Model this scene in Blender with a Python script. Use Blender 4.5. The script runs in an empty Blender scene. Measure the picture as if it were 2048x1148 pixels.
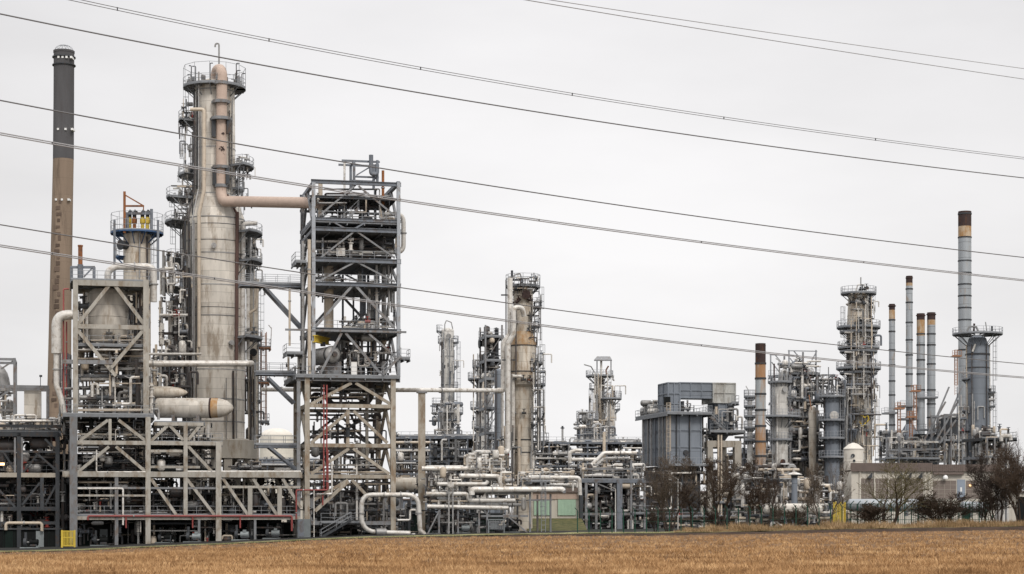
import bpy, math, random
import numpy as np
from mathutils import Vector, Matrix
R = math.radians
FPX = 1024 / math.tan(R(15)); HY = 1030.0; EYE = 4.0
sc = bpy.context.scene; col = sc.collection
# ---------------------------------------------------------------- camera, sky, sun, exposure
cam_d = bpy.data.cameras.new('camera'); cam = bpy.data.objects.new('camera', cam_d); col.objects.link(cam)
cam.location = (0, 0, EYE); cam.rotation_euler = (R(90), 0, 0)
cam_d.sensor_width = 36; cam_d.lens = 18 / math.tan(R(15)); cam_d.shift_y = (HY - 574) / 2048
cam_d.clip_start = 0.5; cam_d.clip_end = 30000
sc.camera = cam
SUN_EL, SUN_AZ = 42, 24            # azimuth: degrees from straight behind the camera, towards the right
w = bpy.data.worlds.new('World'); sc.world = w; w.use_nodes = True
nt = w.node_tree; N = nt.nodes; L = nt.links
bg = N['Background']
sky = N.new('ShaderNodeTexSky'); sky.sky_type = 'NISHITA'; sky.sun_disc = False
sky.sun_elevation = R(SUN_EL); sky.sun_rotation = R(180 - SUN_AZ)
sky.air_density = 1.0; sky.dust_density = 4.0
hs = N.new('ShaderNodeHueSaturation'); hs.inputs['Saturation'].default_value = 0.1; hs.inputs['Value'].default_value = 1.0
L.new(sky.outputs[0], hs.inputs['Color'])
tc = N.new('ShaderNodeTexCoord'); sx = N.new('ShaderNodeSeparateXYZ'); L.new(tc.outputs['Generated'], sx.inputs[0])
rp = N.new('ShaderNodeValToRGB'); L.new(sx.outputs['Z'], rp.inputs[0])
el = rp.color_ramp.elements
el[0].position = 0.0; el[0].color = (9.2, 9.1, 9.1, 1)
el[1].position = 1.0; el[1].color = (19, 19, 19.2, 1)
e = el.new(0.12); e.color = (9.1, 9.0, 9.05, 1)
e = el.new(0.27); e.color = (8.5, 8.4, 8.52, 1)
e = el.new(0.5); e.color = (12.5, 12.5, 12.6, 1)
mp = N.new('ShaderNodeMapping'); mp.inputs['Scale'].default_value = (1.0, 1.0, 3.2); L.new(tc.outputs['Generated'], mp.inputs[0])
nz = N.new('ShaderNodeTexNoise'); nz.inputs['Scale'].default_value = 4.5; nz.inputs['Detail'].default_value = 5; nz.inputs['Roughness'].default_value = .5
L.new(mp.outputs[0], nz.inputs['Vector'])
mr = N.new('ShaderNodeMapRange'); mr.inputs[1].default_value = .3; mr.inputs[2].default_value = .7; mr.inputs[3].default_value = .91; mr.inputs[4].default_value = 1.05
L.new(nz.outputs['Fac'], mr.inputs[0])
ml = N.new('ShaderNodeVectorMath'); ml.operation = 'SCALE'; L.new(rp.outputs[0], ml.inputs[0]); L.new(mr.outputs[0], ml.inputs['Scale'])
# the sky is a little brighter straight ahead than to the sides
ax = N.new('ShaderNodeMath'); ax.operation = 'ABSOLUTE'; L.new(sx.outputs['X'], ax.inputs[0])
m2 = N.new('ShaderNodeMapRange'); m2.inputs[1].default_value = .06; m2.inputs[2].default_value = .30; m2.inputs[3].default_value = 1.0; m2.inputs[4].default_value = .90; m2.interpolation_type = 'SMOOTHSTEP'
L.new(ax.outputs[0], m2.inputs[0])
ml2 = N.new('ShaderNodeVectorMath'); ml2.operation = 'SCALE'; L.new(ml.outputs[0], ml2.inputs[0]); L.new(m2.outputs[0], ml2.inputs['Scale'])
mx = N.new('ShaderNodeMix'); mx.data_type = 'RGBA'; mx.inputs[0].default_value = 0.96
L.new(hs.outputs[0], mx.inputs[6]); L.new(ml2.outputs[0], mx.inputs[7])
L.new(mx.outputs[2], bg.inputs['Color']); bg.inputs['Strength'].default_value = 0.10
sun_d = bpy.data.lights.new('sun', 'SUN'); sun_d.energy = 1.5; sun_d.angle = R(14); sun_d.color = (1, .945, .87)
sun = bpy.data.objects.new('sun', sun_d); col.objects.link(sun)
sd = Vector((math.sin(R(SUN_AZ)) * math.cos(R(SUN_EL)), -math.cos(R(SUN_AZ)) * math.cos(R(SUN_EL)), math.sin(R(SUN_EL))))
sun.rotation_euler = sd.to_track_quat('Z', 'Y').to_euler()
sc.view_settings.view_transform = 'Standard'; sc.view_settings.look = 'None'; sc.view_settings.gamma = 1
sc.view_settings.exposure = 0.07
# ---------------------------------------------------------------- helpers
def P(px, py, Y): return Vector(((px - 1024) / FPX * Y, Y, EYE + (HY - py) / FPX * Y))
def V(*a): return Vector(a)
EDGE = [(-400, 1114), (0, 1106), (150, 1103), (300, 1096), (450, 1090), (600, 1083), (720, 1078), (850, 1076), (1020, 1074), (1160, 1073), (1300, 1073), (1500, 1070), (1700, 1066), (2048, 1062), (2500, 1058)]
EY = 205.0
def edge_py(px):
    return float(np.interp(px, [e[0] for e in EDGE], [e[1] for e in EDGE]))
def gz(x, y):
    y = max(y, 1); px = 1024 + FPX * x / y
    ze = EYE - (edge_py(px) - HY) / FPX * EY
    z = EYE - 2.0
    t = min(max((y - 65) / (EY - 65), 0), 1); t = t * t * (3 - 2 * t)
    z = z + (ze - z) * t
    if y > 203.8: k = min((y - 203.8) / 1.6, 1); z += k * float(np.interp(px, [700, 1300, 2048], [0.02, .24, .42]))
    if y > 600:
        k = min((y - 600) / 3000, 1); z = z + (1.6 - z) * k
    return z
ORG = {}
class MB:
    def __init__(s): s.v = []; s.f = []
    def add(s, vs, fs):
        b = len(s.v); s.v.extend([tuple(v) for v in vs]); s.f.extend([tuple(b + i for i in f) for f in fs])
    def hexa(s, c):
        s.add(c, [(0, 3, 2, 1), (4, 5, 6, 7), (0, 1, 5, 4), (1, 2, 6, 5), (2, 3, 7, 6), (3, 0, 4, 7)])
    def box(s, x0, x1, y0, y1, z0, z1):
        s.hexa([(x0, y0, z0), (x1, y0, z0), (x1, y1, z0), (x0, y1, z0), (x0, y0, z1), (x1, y0, z1), (x1, y1, z1), (x0, y1, z1)])
    def bar(s, p, q, w, h=None, up=None):
        h = w if h is None else h; p = Vector(p); q = Vector(q); d = q - p
        if d.length < 1e-5: return
        d.normalize(); up = Vector(up) if up else (Vector((0, 0, 1)) if abs(d.z) < .9 else Vector((-.31, .95, 0)))
        a = d.cross(up).normalized() * (w / 2); b = a.cross(d).normalized() * (h / 2)
        s.hexa([p - a - b, p + a - b, p + a + b, p - a + b, q - a - b, q + a - b, q + a + b, q - a + b])
    def ibar(s, p, q, w, h=None, up=None):
        h = w if h is None else h; p = Vector(p); q = Vector(q); d = (q - p).normalized()
        up = Vector(up) if up else (Vector((0, 0, 1)) if abs(d.z) < .9 else Vector((-.31, .95, 0)))
        a = d.cross(up).normalized(); b = a.cross(d).normalized(); t = h * .11
        s.bar(p, q, w * .14, h * .78, b)
        s.bar(p + b * (h / 2 - t / 2), q + b * (h / 2 - t / 2), w, t, b)
        s.bar(p - b * (h / 2 - t / 2), q - b * (h / 2 - t / 2), w, t, b)
    def cyl(s, p, q, r0, r1=None, n=12, cap=True):
        r1 = r0 if r1 is None else r1; p = Vector(p); q = Vector(q); d = (q - p).normalized()
        up = Vector((0, 0, 1)) if abs(d.z) < .9 else Vector((0, 1, 0))
        a = d.cross(up).normalized(); b = a.cross(d)
        vs = []
        for c, r in ((p, r0), (q, r1)):
            for i in range(n):
                t = 2 * math.pi * i / n; vs.append(c + (a * math.cos(t) + b * math.sin(t)) * r)
        fs = [(i, (i + 1) % n, n + (i + 1) % n, n + i) for i in range(n)]
        if cap: fs += [tuple(range(n - 1, -1, -1)), tuple(range(n, 2 * n))]
        s.add(vs, fs)
    def tube(s, pts, r, n=10, bend=None, cap=True):
        pts = [Vector(p) for p in pts]; bend = (1.6 * r + .04) if bend is None else bend
        out = [pts[0]]
        for i in range(1, len(pts) - 1):
            a, b, c = pts[i - 1], pts[i], pts[i + 1]
            u = (a - b); v = (c - b); lu, lv = u.length, v.length
            if lu < 1e-4 or lv < 1e-4: continue
            u /= lu; v /= lv; ang = u.angle(v, 0)
            if ang > math.pi - .03:
                out.append(b); continue
            k = min(bend / max(math.tan(ang / 2), .05), lu * .48, lv * .48)
            s0 = b + u * k; s1 = b + v * k; m = 5 if r > .1 else 3
            for j in range(m + 1):
                t = j / m; out.append(s0 * (1 - t) ** 2 + b * (2 * t * (1 - t)) + s1 * t * t)
        out.append(pts[-1])
        o2 = [out[0]]
        for p in out[1:]:
            if (p - o2[-1]).length > 1e-3: o2.append(p)
        out = o2
        if len(out) < 2: return
        T = []
        for i in range(len(out)):
            d = (out[min(i + 1, len(out) - 1)] - out[max(i - 1, 0)]); T.append(d.normalized())
        up = Vector((0, 0, 1)) if abs(T[0].z) < .9 else Vector((0, 1, 0))
        a = T[0].cross(up).normalized(); vs = []
        for i, c in enumerate(out):
            a = (a - T[i] * a.dot(T[i])).normalized(); b = T[i].cross(a)
            for k in range(n):
                t = 2 * math.pi * (k + .5) / n; vs.append(c + (a * math.cos(t) + b * math.sin(t)) * r)
        fs = []
        for i in range(len(out) - 1):
            o = i * n; fs += [(o + k, o + (k + 1) % n, o + n + (k + 1) % n, o + n + k) for k in range(n)]
        if cap: fs += [tuple(range(n - 1, -1, -1)), tuple(range((len(out) - 1) * n, len(out) * n))]
        s.add(vs, fs)
    def lathe(s, c, prof, n=32, axis=None):        # prof: [(radius, height)], top cap and bottom cap closed
        c = Vector(c); ax = Vector(axis).normalized() if axis else Vector((0, 0, 1))
        up = Vector((0, 1, 0)) if abs(ax.z) > .9 else Vector((0, 0, 1))
        a = ax.cross(up).normalized(); b = ax.cross(a); vs = []
        for r, h in prof:
            for k in range(n):
                t = 2 * math.pi * k / n; vs.append(c + ax * h + (a * math.cos(t) + b * math.sin(t)) * max(r, .001))
        fs = []
        for i in range(len(prof) - 1):
            o = i * n; fs += [(o + k, o + (k + 1) % n, o + n + (k + 1) % n, o + n + k) for k in range(n)]
        fs += [tuple(range(n - 1, -1, -1)), tuple(range((len(prof) - 1) * n, len(prof) * n))]
        s.add(vs, fs)
    def poly(s, pts, thick):                       # extruded polygon, thick is a vector
        n = len(pts); thick = Vector(thick)
        s.add([Vector(p) for p in pts] + [Vector(p) + thick for p in pts],
              [tuple(range(n - 1, -1, -1)), tuple(range(n, 2 * n))] + [(i, (i + 1) % n, n + (i + 1) % n, n + i) for i in range(n)])
    def rail(s, p, q, h=1.1, r=.05, step=1.6, toe=True):
        p = Vector(p); q = Vector(q); n = max(1, round((q - p).length / step))
        for i in range(n + 1):
            c = p.lerp(q, i / n); s.bar(c, c + V(0, 0, h), r)
        for k in (1, .52): s.bar(p + V(0, 0, h * k), q + V(0, 0, h * k), r)
        if toe: s.bar(p + V(0, 0, .08), q + V(0, 0, .08), .02, .15)
    def build(s, name, mat, parent=None, label=None, cat=None, group=None, kind=None, smooth=38):
        if not s.v: return None
        A = np.array(s.v, dtype=np.float64)
        if parent is not None: o = ORG[parent.name]
        else: o = Vector(((A[:, 0].min() + A[:, 0].max()) / 2, (A[:, 1].min() + A[:, 1].max()) / 2, A[:, 2].min()))
        A = A - np.array(o)
        me = bpy.data.meshes.new(name); me.from_pydata(A.tolist(), [], s.f)
        me.materials.append(MAT[mat] if isinstance(mat, str) else mat)
        if smooth:
            me.polygons.foreach_set('use_smooth', [True] * len(me.polygons)); me.set_sharp_from_angle(angle=R(smooth))
        ob = bpy.data.objects.new(name, me); col.objects.link(ob)
        if parent is not None: ob.parent = parent
        else: ob.location = o
        ORG[ob.name] = o
        tag(ob, label, cat, group, kind)
        return ob
LABELS = {}
def tag(o, label=None, cat=None, group=None, kind=None):
    if label: o['label'] = label
    if cat: o['category'] = cat
    if group: o['group'] = group
    if kind: o['kind'] = kind
    if label and cat:
        if label in LABELS and not (group and LABELS[label] == group): print('DUP LABEL', label)
        LABELS[label] = group
        n = len(label.split())
        if n < 4 or n > 16: print('LABEL LEN', n, label)
def thing(name, label, cat, loc, group=None):
    o = bpy.data.objects.new(name, None); col.objects.link(o); o.location = loc; o.empty_display_size = .3
    ORG[o.name] = Vector(loc); tag(o, label, cat, group); return o
def part(parent, name, mat, fn, label=None):
    b = MB(); fn(b); o = b.build(name, mat, parent)
    if label and o: o['label'] = label
    return o
def move_copy(root, dv, label=None, group=None):
    def cp(o, par):
        c = o.copy(); col.objects.link(c); ORG[c.name] = ORG[o.name]
        if par is not None: c.parent = par
        for ch in list(o.children): cp(ch, c)
        return c
    r = cp(root, None); r.location = root.location + Vector(dv)
    if label: tag(r, label, r['category'], group or r.get('group'))
    return r
# ---------------------------------------------------------------- materials
MAT = {}
def mat(name, c, rough=.6, metal=0, var=.12, dirt=None, amt=0.0, streak=1.0, scale=1.5, band=0, bandvar=.1, seam=.35, bump=.15, rnd=.08, emit=None, seamw=.035, cells=False):
    m = bpy.data.materials.new(name); m.use_nodes = True; t = m.node_tree; n = t.nodes; l = t.links
    b = n['Principled BSDF']; b.inputs['Roughness'].default_value = rough; b.inputs['Metallic'].default_value = metal
    b.inputs['Specular IOR Level'].default_value = .12 if max(c) < .14 else .4
    tc = n.new('ShaderNodeTexCoord'); mp = n.new('ShaderNodeMapping'); mp.inputs['Scale'].default_value = (1, 1, streak)
    oi = n.new('ShaderNodeObjectInfo')
    av = n.new('ShaderNodeVectorMath'); av.operation = 'MULTIPLY_ADD'; av.inputs[1].default_value = (37, 53, 71)
    cb = n.new('ShaderNodeCombineXYZ')
    for i in range(3): l.new(oi.outputs['Random'], cb.inputs[i])
    l.new(cb.outputs[0], av.inputs[0]); l.new(tc.outputs['Object'], av.inputs[2]); l.new(av.outputs[0], mp.inputs[0])
    nz = n.new('ShaderNodeTexNoise'); nz.inputs['Scale'].default_value = scale; nz.inputs['Detail'].default_value = 7; nz.inputs['Roughness'].default_value = .65
    l.new(mp.outputs[0], nz.inputs['Vector'])
    mr = n.new('ShaderNodeMapRange'); mr.inputs[1].default_value = .3; mr.inputs[2].default_value = .7; mr.inputs[3].default_value = 1 - var; mr.inputs[4].default_value = 1 + var
    l.new(nz.outputs['Fac'], mr.inputs[0])
    def mul(a, bb):
        k = n.new('ShaderNodeMath'); k.operation = 'MULTIPLY'; l.new(a, k.inputs[0]); l.new(bb, k.inputs[1]); return k.outputs[0]
    f = mr.outputs[0]
    rr = n.new('ShaderNodeMapRange'); rr.inputs[3].default_value = 1 - rnd; rr.inputs[4].default_value = 1 + rnd; l.new(oi.outputs['Random'], rr.inputs[0]); f = mul(f, rr.outputs[0])
    if band:
        sp = n.new('ShaderNodeSeparateXYZ'); l.new(tc.outputs['Object'], sp.inputs[0])
        dv = n.new('ShaderNodeMath'); dv.operation = 'DIVIDE'; dv.inputs[1].default_value = band; l.new(sp.outputs['Z'], dv.inputs[0])
        fl = n.new('ShaderNodeMath'); fl.operation = 'FLOOR'; l.new(dv.outputs[0], fl.inputs[0])
        cx = n.new('ShaderNodeCombineXYZ'); l.new(fl.outputs[0], cx.inputs[2])
        at = n.new('ShaderNodeMath'); at.operation = 'ARCTAN2'; l.new(sp.outputs['X'], at.inputs[0]); l.new(sp.outputs['Y'], at.inputs[1])
        am = n.new('ShaderNodeMath'); am.operation = 'MULTIPLY_ADD'; am.inputs[1].default_value = 1.9; l.new(at.outputs[0], am.inputs[0]); l.new(fl.outputs[0], am.inputs[2])
        af = n.new('ShaderNodeMath'); af.operation = 'FLOOR'; l.new(am.outputs[0], af.inputs[0]); l.new(af.outputs[0], cx.inputs[0])
        wn = n.new('ShaderNodeTexWhiteNoise'); l.new(cx.outputs[0], wn.inputs['Vector'])
        m3 = n.new('ShaderNodeMapRange'); m3.inputs[3].default_value = 1 - bandvar; m3.inputs[4].default_value = 1 + bandvar; l.new(wn.outputs['Value'], m3.inputs[0]); f = mul(f, m3.outputs[0])
        fr = n.new('ShaderNodeMath'); fr.operation = 'FRACT'; l.new(dv.outputs[0], fr.inputs[0])
        lt = n.new('ShaderNodeMath'); lt.operation = 'LESS_THAN'; lt.inputs[1].default_value = seamw; l.new(fr.outputs[0], lt.inputs[0])
        m4 = n.new('ShaderNodeMapRange'); m4.inputs[3].default_value = 1; m4.inputs[4].default_value = 1 - seam; l.new(lt.outputs[0], m4.inputs[0]); f = mul(f, m4.outputs[0])
    vm = n.new('ShaderNodeVectorMath'); vm.operation = 'SCALE'; vm.inputs[0].default_value = c; l.new(f, vm.inputs['Scale']); outc = vm.outputs[0]
    if dirt:
        mp2 = n.new('ShaderNodeMapping'); mp2.inputs['Scale'].default_value = (1.7, 1.7, 1.7 * streak); mp2.inputs['Location'].default_value = (5, 9, 3); l.new(av.outputs[0], mp2.inputs[0])
        n2 = n.new('ShaderNodeTexNoise'); n2.inputs['Scale'].default_value = scale * .6; n2.inputs['Detail'].default_value = 9; n2.inputs['Roughness'].default_value = .7; l.new(mp2.outputs[0], n2.inputs['Vector'])
        r2 = n.new('ShaderNodeMapRange'); r2.inputs[1].default_value = .66 - amt * .42; r2.inputs[2].default_value = .78 - amt * .36; l.new(n2.outputs['Fac'], r2.inputs[0])
        r2.inputs[4].default_value = .85
        mx = n.new('ShaderNodeMix'); mx.data_type = 'RGBA'; l.new(r2.outputs[0], mx.inputs[0]); l.new(outc, mx.inputs[6]); mx.inputs[7].default_value = (*dirt, 1); outc = mx.outputs[2]
    l.new(outc, b.inputs['Base Color'])
    if bump:
        bp = n.new('ShaderNodeBump'); bp.inputs['Strength'].default_value = bump; bp.inputs['Distance'].default_value = .05; l.new(nz.outputs['Fac'], bp.inputs['Height']); l.new(bp.outputs[0], b.inputs['Normal'])
    if emit: b.inputs['Emission Color'].default_value = (*emit, 1); b.inputs['Emission Strength'].default_value = 3
    MAT[name] = m; return m
mat('cladding', (.56, .52, .465), .68, .05, .18, (.27, .215, .16), .36, .22, .9, band=1.45, bandvar=.13, seam=.4)
mat('cladding_warm', (.53, .48, .41), .6, .1, .16, (.26, .18, .11), .42, .25, 1.1, band=1.3, bandvar=.12, seam=.4)
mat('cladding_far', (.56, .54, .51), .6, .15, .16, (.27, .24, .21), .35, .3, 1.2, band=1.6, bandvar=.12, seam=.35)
mat('cladding_blue', (.185, .205, .235), .55, .2, .12, (.15, .16, .18), .2, .25, 1.2, band=3.0, bandvar=.07, seam=.35)
mat('pipe_white', (.60, .575, .54), .45, .2, .15, (.30, .25, .20), .38, 1, 1.4, rnd=.14)
mat('pipe_beige', (.50, .425, .34), .6, .05, .12, (.30, .22, .15), .2, 1, 1.4)
mat('pipe_pink', (.44, .335, .275), .65, 0, .10, (.13, .08, .06), .12, 1, 1.6)
mat('pipe_grey', (.30, .295, .29), .5, .35, .16, (.15, .12, .10), .3, 1, 2, rnd=.3)
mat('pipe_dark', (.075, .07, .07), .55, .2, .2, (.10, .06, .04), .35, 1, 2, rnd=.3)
mat('pipe_brown', (.12, .075, .065), .6, .1, .15, rnd=.1)
mat('pipe_red', (.27, .06, .055), .5, 0, .12, rnd=.15)
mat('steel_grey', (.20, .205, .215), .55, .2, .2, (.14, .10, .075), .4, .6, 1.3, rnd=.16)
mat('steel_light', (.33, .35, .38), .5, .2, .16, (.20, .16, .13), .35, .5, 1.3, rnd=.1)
mat('panel_line', (.34, .30, .26), .8, 0, .1)
mat('steel_blue', (.15, .165, .19), .55, .15, .2, (.11, .085, .07), .35, .6, 1.3, rnd=.14)
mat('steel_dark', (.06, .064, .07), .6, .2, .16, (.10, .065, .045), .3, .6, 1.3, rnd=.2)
mat('fireproofing', (.355, .335, .30), .85, 0, .18, (.20, .155, .11), .42, .4, 1.2, rnd=.10, bump=.3)
mat('fireproofing_warm', (.35, .315, .265), .85, 0, .18, (.21, .145, .09), .45, .4, 1.2, rnd=.08, bump=.3)
mat('concrete', (.36, .33, .285), .9, 0, .12, (.22, .17, .12), .35, .3, .9, bump=.3)
mat('concrete_stack', (.215, .16, .118), .9, 0, .14, (.11, .08, .06), .36, .12, .35, band=4.2, bandvar=.03, seam=.1)
mat('concrete_patch', (.13, .095, .075), .9, 0, .1, rnd=.25)
mat('stack_black_hazed', (.095, .092, .095), .85, 0, .14, (.08, .07, .07), .2, .15, .4)  # sooty black, lightened in its colour to stand in for distance haze
mat('deck', (.20, .21, .225), .7, .2, .18, (.12, .08, .06), .25, 1, 1.6, rnd=.15)
mat('deck_blue', (.045, .095, .20), .6, .1, .12)
mat('railing', (.26, .27, .285), .5, .3, .10, rnd=.12)
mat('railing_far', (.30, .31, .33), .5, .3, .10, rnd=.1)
mat('rust', (.25, .095, .035), .85, 0, .25, (.07, .04, .03), .4, .3, 1.4)
mat('rust_dark', (.055, .038, .036), .85, 0, .2, (.22, .09, .035), .22, .3, 1.2)
mat('rust_streaked', (.36, .34, .30), .8, 0, .2, (.33, .15, .05), .75, .12, 1.2)
mat('stack_steel', (.34, .36, .38), .5, .3, .1, (.30, .20, .12), .22, .25, .8, band=3.4, bandvar=.07, seam=.4)
mat('stack_rusty', (.33, .35, .36), .6, .1, .1, (.36, .18, .065), .56, .18, .6, band=2.9, bandvar=.08, seam=.4)
mat('cone_stain', (.42, .32, .22), .7, 0, .15, (.34, .17, .05), .5, .5, 1.2)
mat('orange_paint', (.32, .16, .09), .6, 0, .1)
mat('yellow_paint', (.55, .40, .05), .6, 0, .12, (.35, .22, .05), .2)
mat('red_paint', (.30, .05, .04), .5, 0, .1)
mat('green_cladding', (.33, .46, .35), .6, 0, .08, (.22, .34, .2), .2)
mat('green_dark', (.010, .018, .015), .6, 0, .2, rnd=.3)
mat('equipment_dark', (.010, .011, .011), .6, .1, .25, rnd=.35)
mat('equipment_grey', (.20, .22, .225), .55, .2, .15, rnd=.25)
mat('lamp_white', (.75, .74, .72), .4, 0, .05)
mat('lamp_lit', (.8, .6, .4), .4, 0, .05, emit=(1, .62, .25))
mat('cable', (.15, .145, .145), .5, .5, .05)
mat('cable_light', (.34, .33, .33), .5, .5, .05)
mat('building_wall', (.56, .52, .455), .9, 0, .07, (.30, .26, .21), .22, .4, .8)
mat('building_panel', (.19, .155, .135), .7, 0, .10)
mat('building_roof', (.15, .115, .10), .7, 0, .12, rnd=.05)
mat('door_blue', (.26, .30, .36), .5, 0, .08)
mat('bark', (.055, .042, .036), .95, 0, .2, rnd=.2)
mat('twig', (.07, .050, .038), .9, 0, .2, rnd=.2)
mat('twig_red', (.09, .07, .055), .9, 0, .2, rnd=.2)
mat('twig_green', (.10, .085, .045), .9, 0, .2, rnd=.2)
mat('twig_hazed', (.30, .28, .27), .9, 0, .1)  # twig brown paled to paint distance haze into the far wood
mat('duct_pale', (.42, .42, .40), .6, .1, .14, (.26, .24, .21), .4, .3, 1.2)
mat('fence_green', (.02, .06, .045), .6, 0, .1)
mat('tank_cream', (.60, .56, .50), .6, 0, .08, (.42, .37, .30), .2, .3, .8, band=1.1, bandvar=.04, seam=.15)
def groundmat(name, stops, s1, s2, bump=.4):
    m = bpy.data.materials.new(name); m.use_nodes = True; t = m.node_tree; n = t.nodes; l = t.links
    b = n['Principled BSDF']; b.inputs['Roughness'].default_value = .95; b.inputs['Specular IOR Level'].default_value = .1
    tc = n.new('ShaderNodeTexCoord'); a = n.new('ShaderNodeTexNoise'); a.inputs['Scale'].default_value = s1; a.inputs['Detail'].default_value = 8; a.inputs['Roughness'].default_value = .7
    c = n.new('ShaderNodeTexNoise'); c.inputs['Scale'].default_value = s2; c.inputs['Detail'].default_value = 5
    l.new(tc.outputs['Object'], a.inputs['Vector']); l.new(tc.outputs['Object'], c.inputs['Vector'])
    mx = n.new('ShaderNodeMath'); mx.operation = 'MULTIPLY_ADD'; mx.inputs[1].default_value = .6; l.new(c.outputs['Fac'], mx.inputs[0])
    m2 = n.new('ShaderNodeMath'); m2.operation = 'MULTIPLY'; m2.inputs[1].default_value = .42; l.new(a.outputs['Fac'], m2.inputs[0]); l.new(m2.outputs[0], mx.inputs[2])
    r = n.new('ShaderNodeValToRGB'); e = r.color_ramp.elements
    e[0].position = .36; e[0].color = (*stops[0], 1); e[1].position = .66; e[1].color = (*stops[-1], 1)
    for i, s_ in enumerate(stops[1:-1]): k = e.new(.36 + .3 * (i + 1) / (len(stops) - 1)); k.color = (*s_, 1)
    l.new(mx.outputs[0], r.inputs[0]); l.new(r.outputs[0], b.inputs['Base Color'])
    bp = n.new('ShaderNodeBump'); bp.inputs['Strength'].default_value = bump; bp.inputs['Distance'].default_value = .1; l.new(a.outputs['Fac'], bp.inputs['Height']); l.new(bp.outputs[0], b.inputs['Normal'])
    MAT[name] = m
groundmat('field_soil', [(.06, .036, .022), (.15, .09, .05), (.25, .16, .09)], 2.2, .5)
groundmat('stubble', [(.14, .075, .035), (.42, .245, .115), (.66, .44, .235)], 2.5, .3, 0)
groundmat('yard', [(.018, .018, .017), (.034, .033, .031), (.06, .058, .054)], 3.0, .2)
groundmat('grass', [(.13, .14, .06), (.26, .25, .13), (.38, .33, .19)], 4.0, .3)
groundmat('dry_grass', [(.12, .08, .04), (.30, .20, .11), (.46, .33, .20)], 4.0, .25, 0)
groundmat('bank', [(.04, .048, .02), (.085, .085, .037), (.16, .125, .06)], 5.0, 1.2)
groundmat('furrow', [(.035, .024, .018), (.055, .036, .026), (.08, .052, .036)], 5.0, .4)
# ---------------------------------------------------------------- plant grid and generators
TH = R(13)
class Grid:
    """a vertical plane of the plant grid; p() gives the world point of that plane seen at a pixel of the photo"""
    def __init__(s, px0, Y, th=TH):
        s.th = th; s.O = V((px0 - 1024) / FPX * Y, Y, 0); s.a = V(math.cos(th), math.sin(th), 0); s.d = V(-math.sin(th), math.cos(th), 0); s.Y = Y; s.px0 = px0
    def p(s, px, py, t=0):
        o = s.O + s.d * t; u = (px - 1024) / FPX
        k = (u * o.y - o.x) / (s.a.x - u * s.a.y); q = o + s.a * k
        return V(q.x, q.y, EYE + (HY - py) / FPX * q.y)
    def q(s, px, py, t=0): return s.p(px, py, 0) + s.d * t
    def g(s, px, t=0):
        q = s.q(px, HY, t); return V(q.x, q.y, gz(q.x, q.y))
    def base(s, px, t=0): return s.g(px, t)
    def m(s, w): return w / FPX * s.Y               # pixels to metres at this plane
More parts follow.
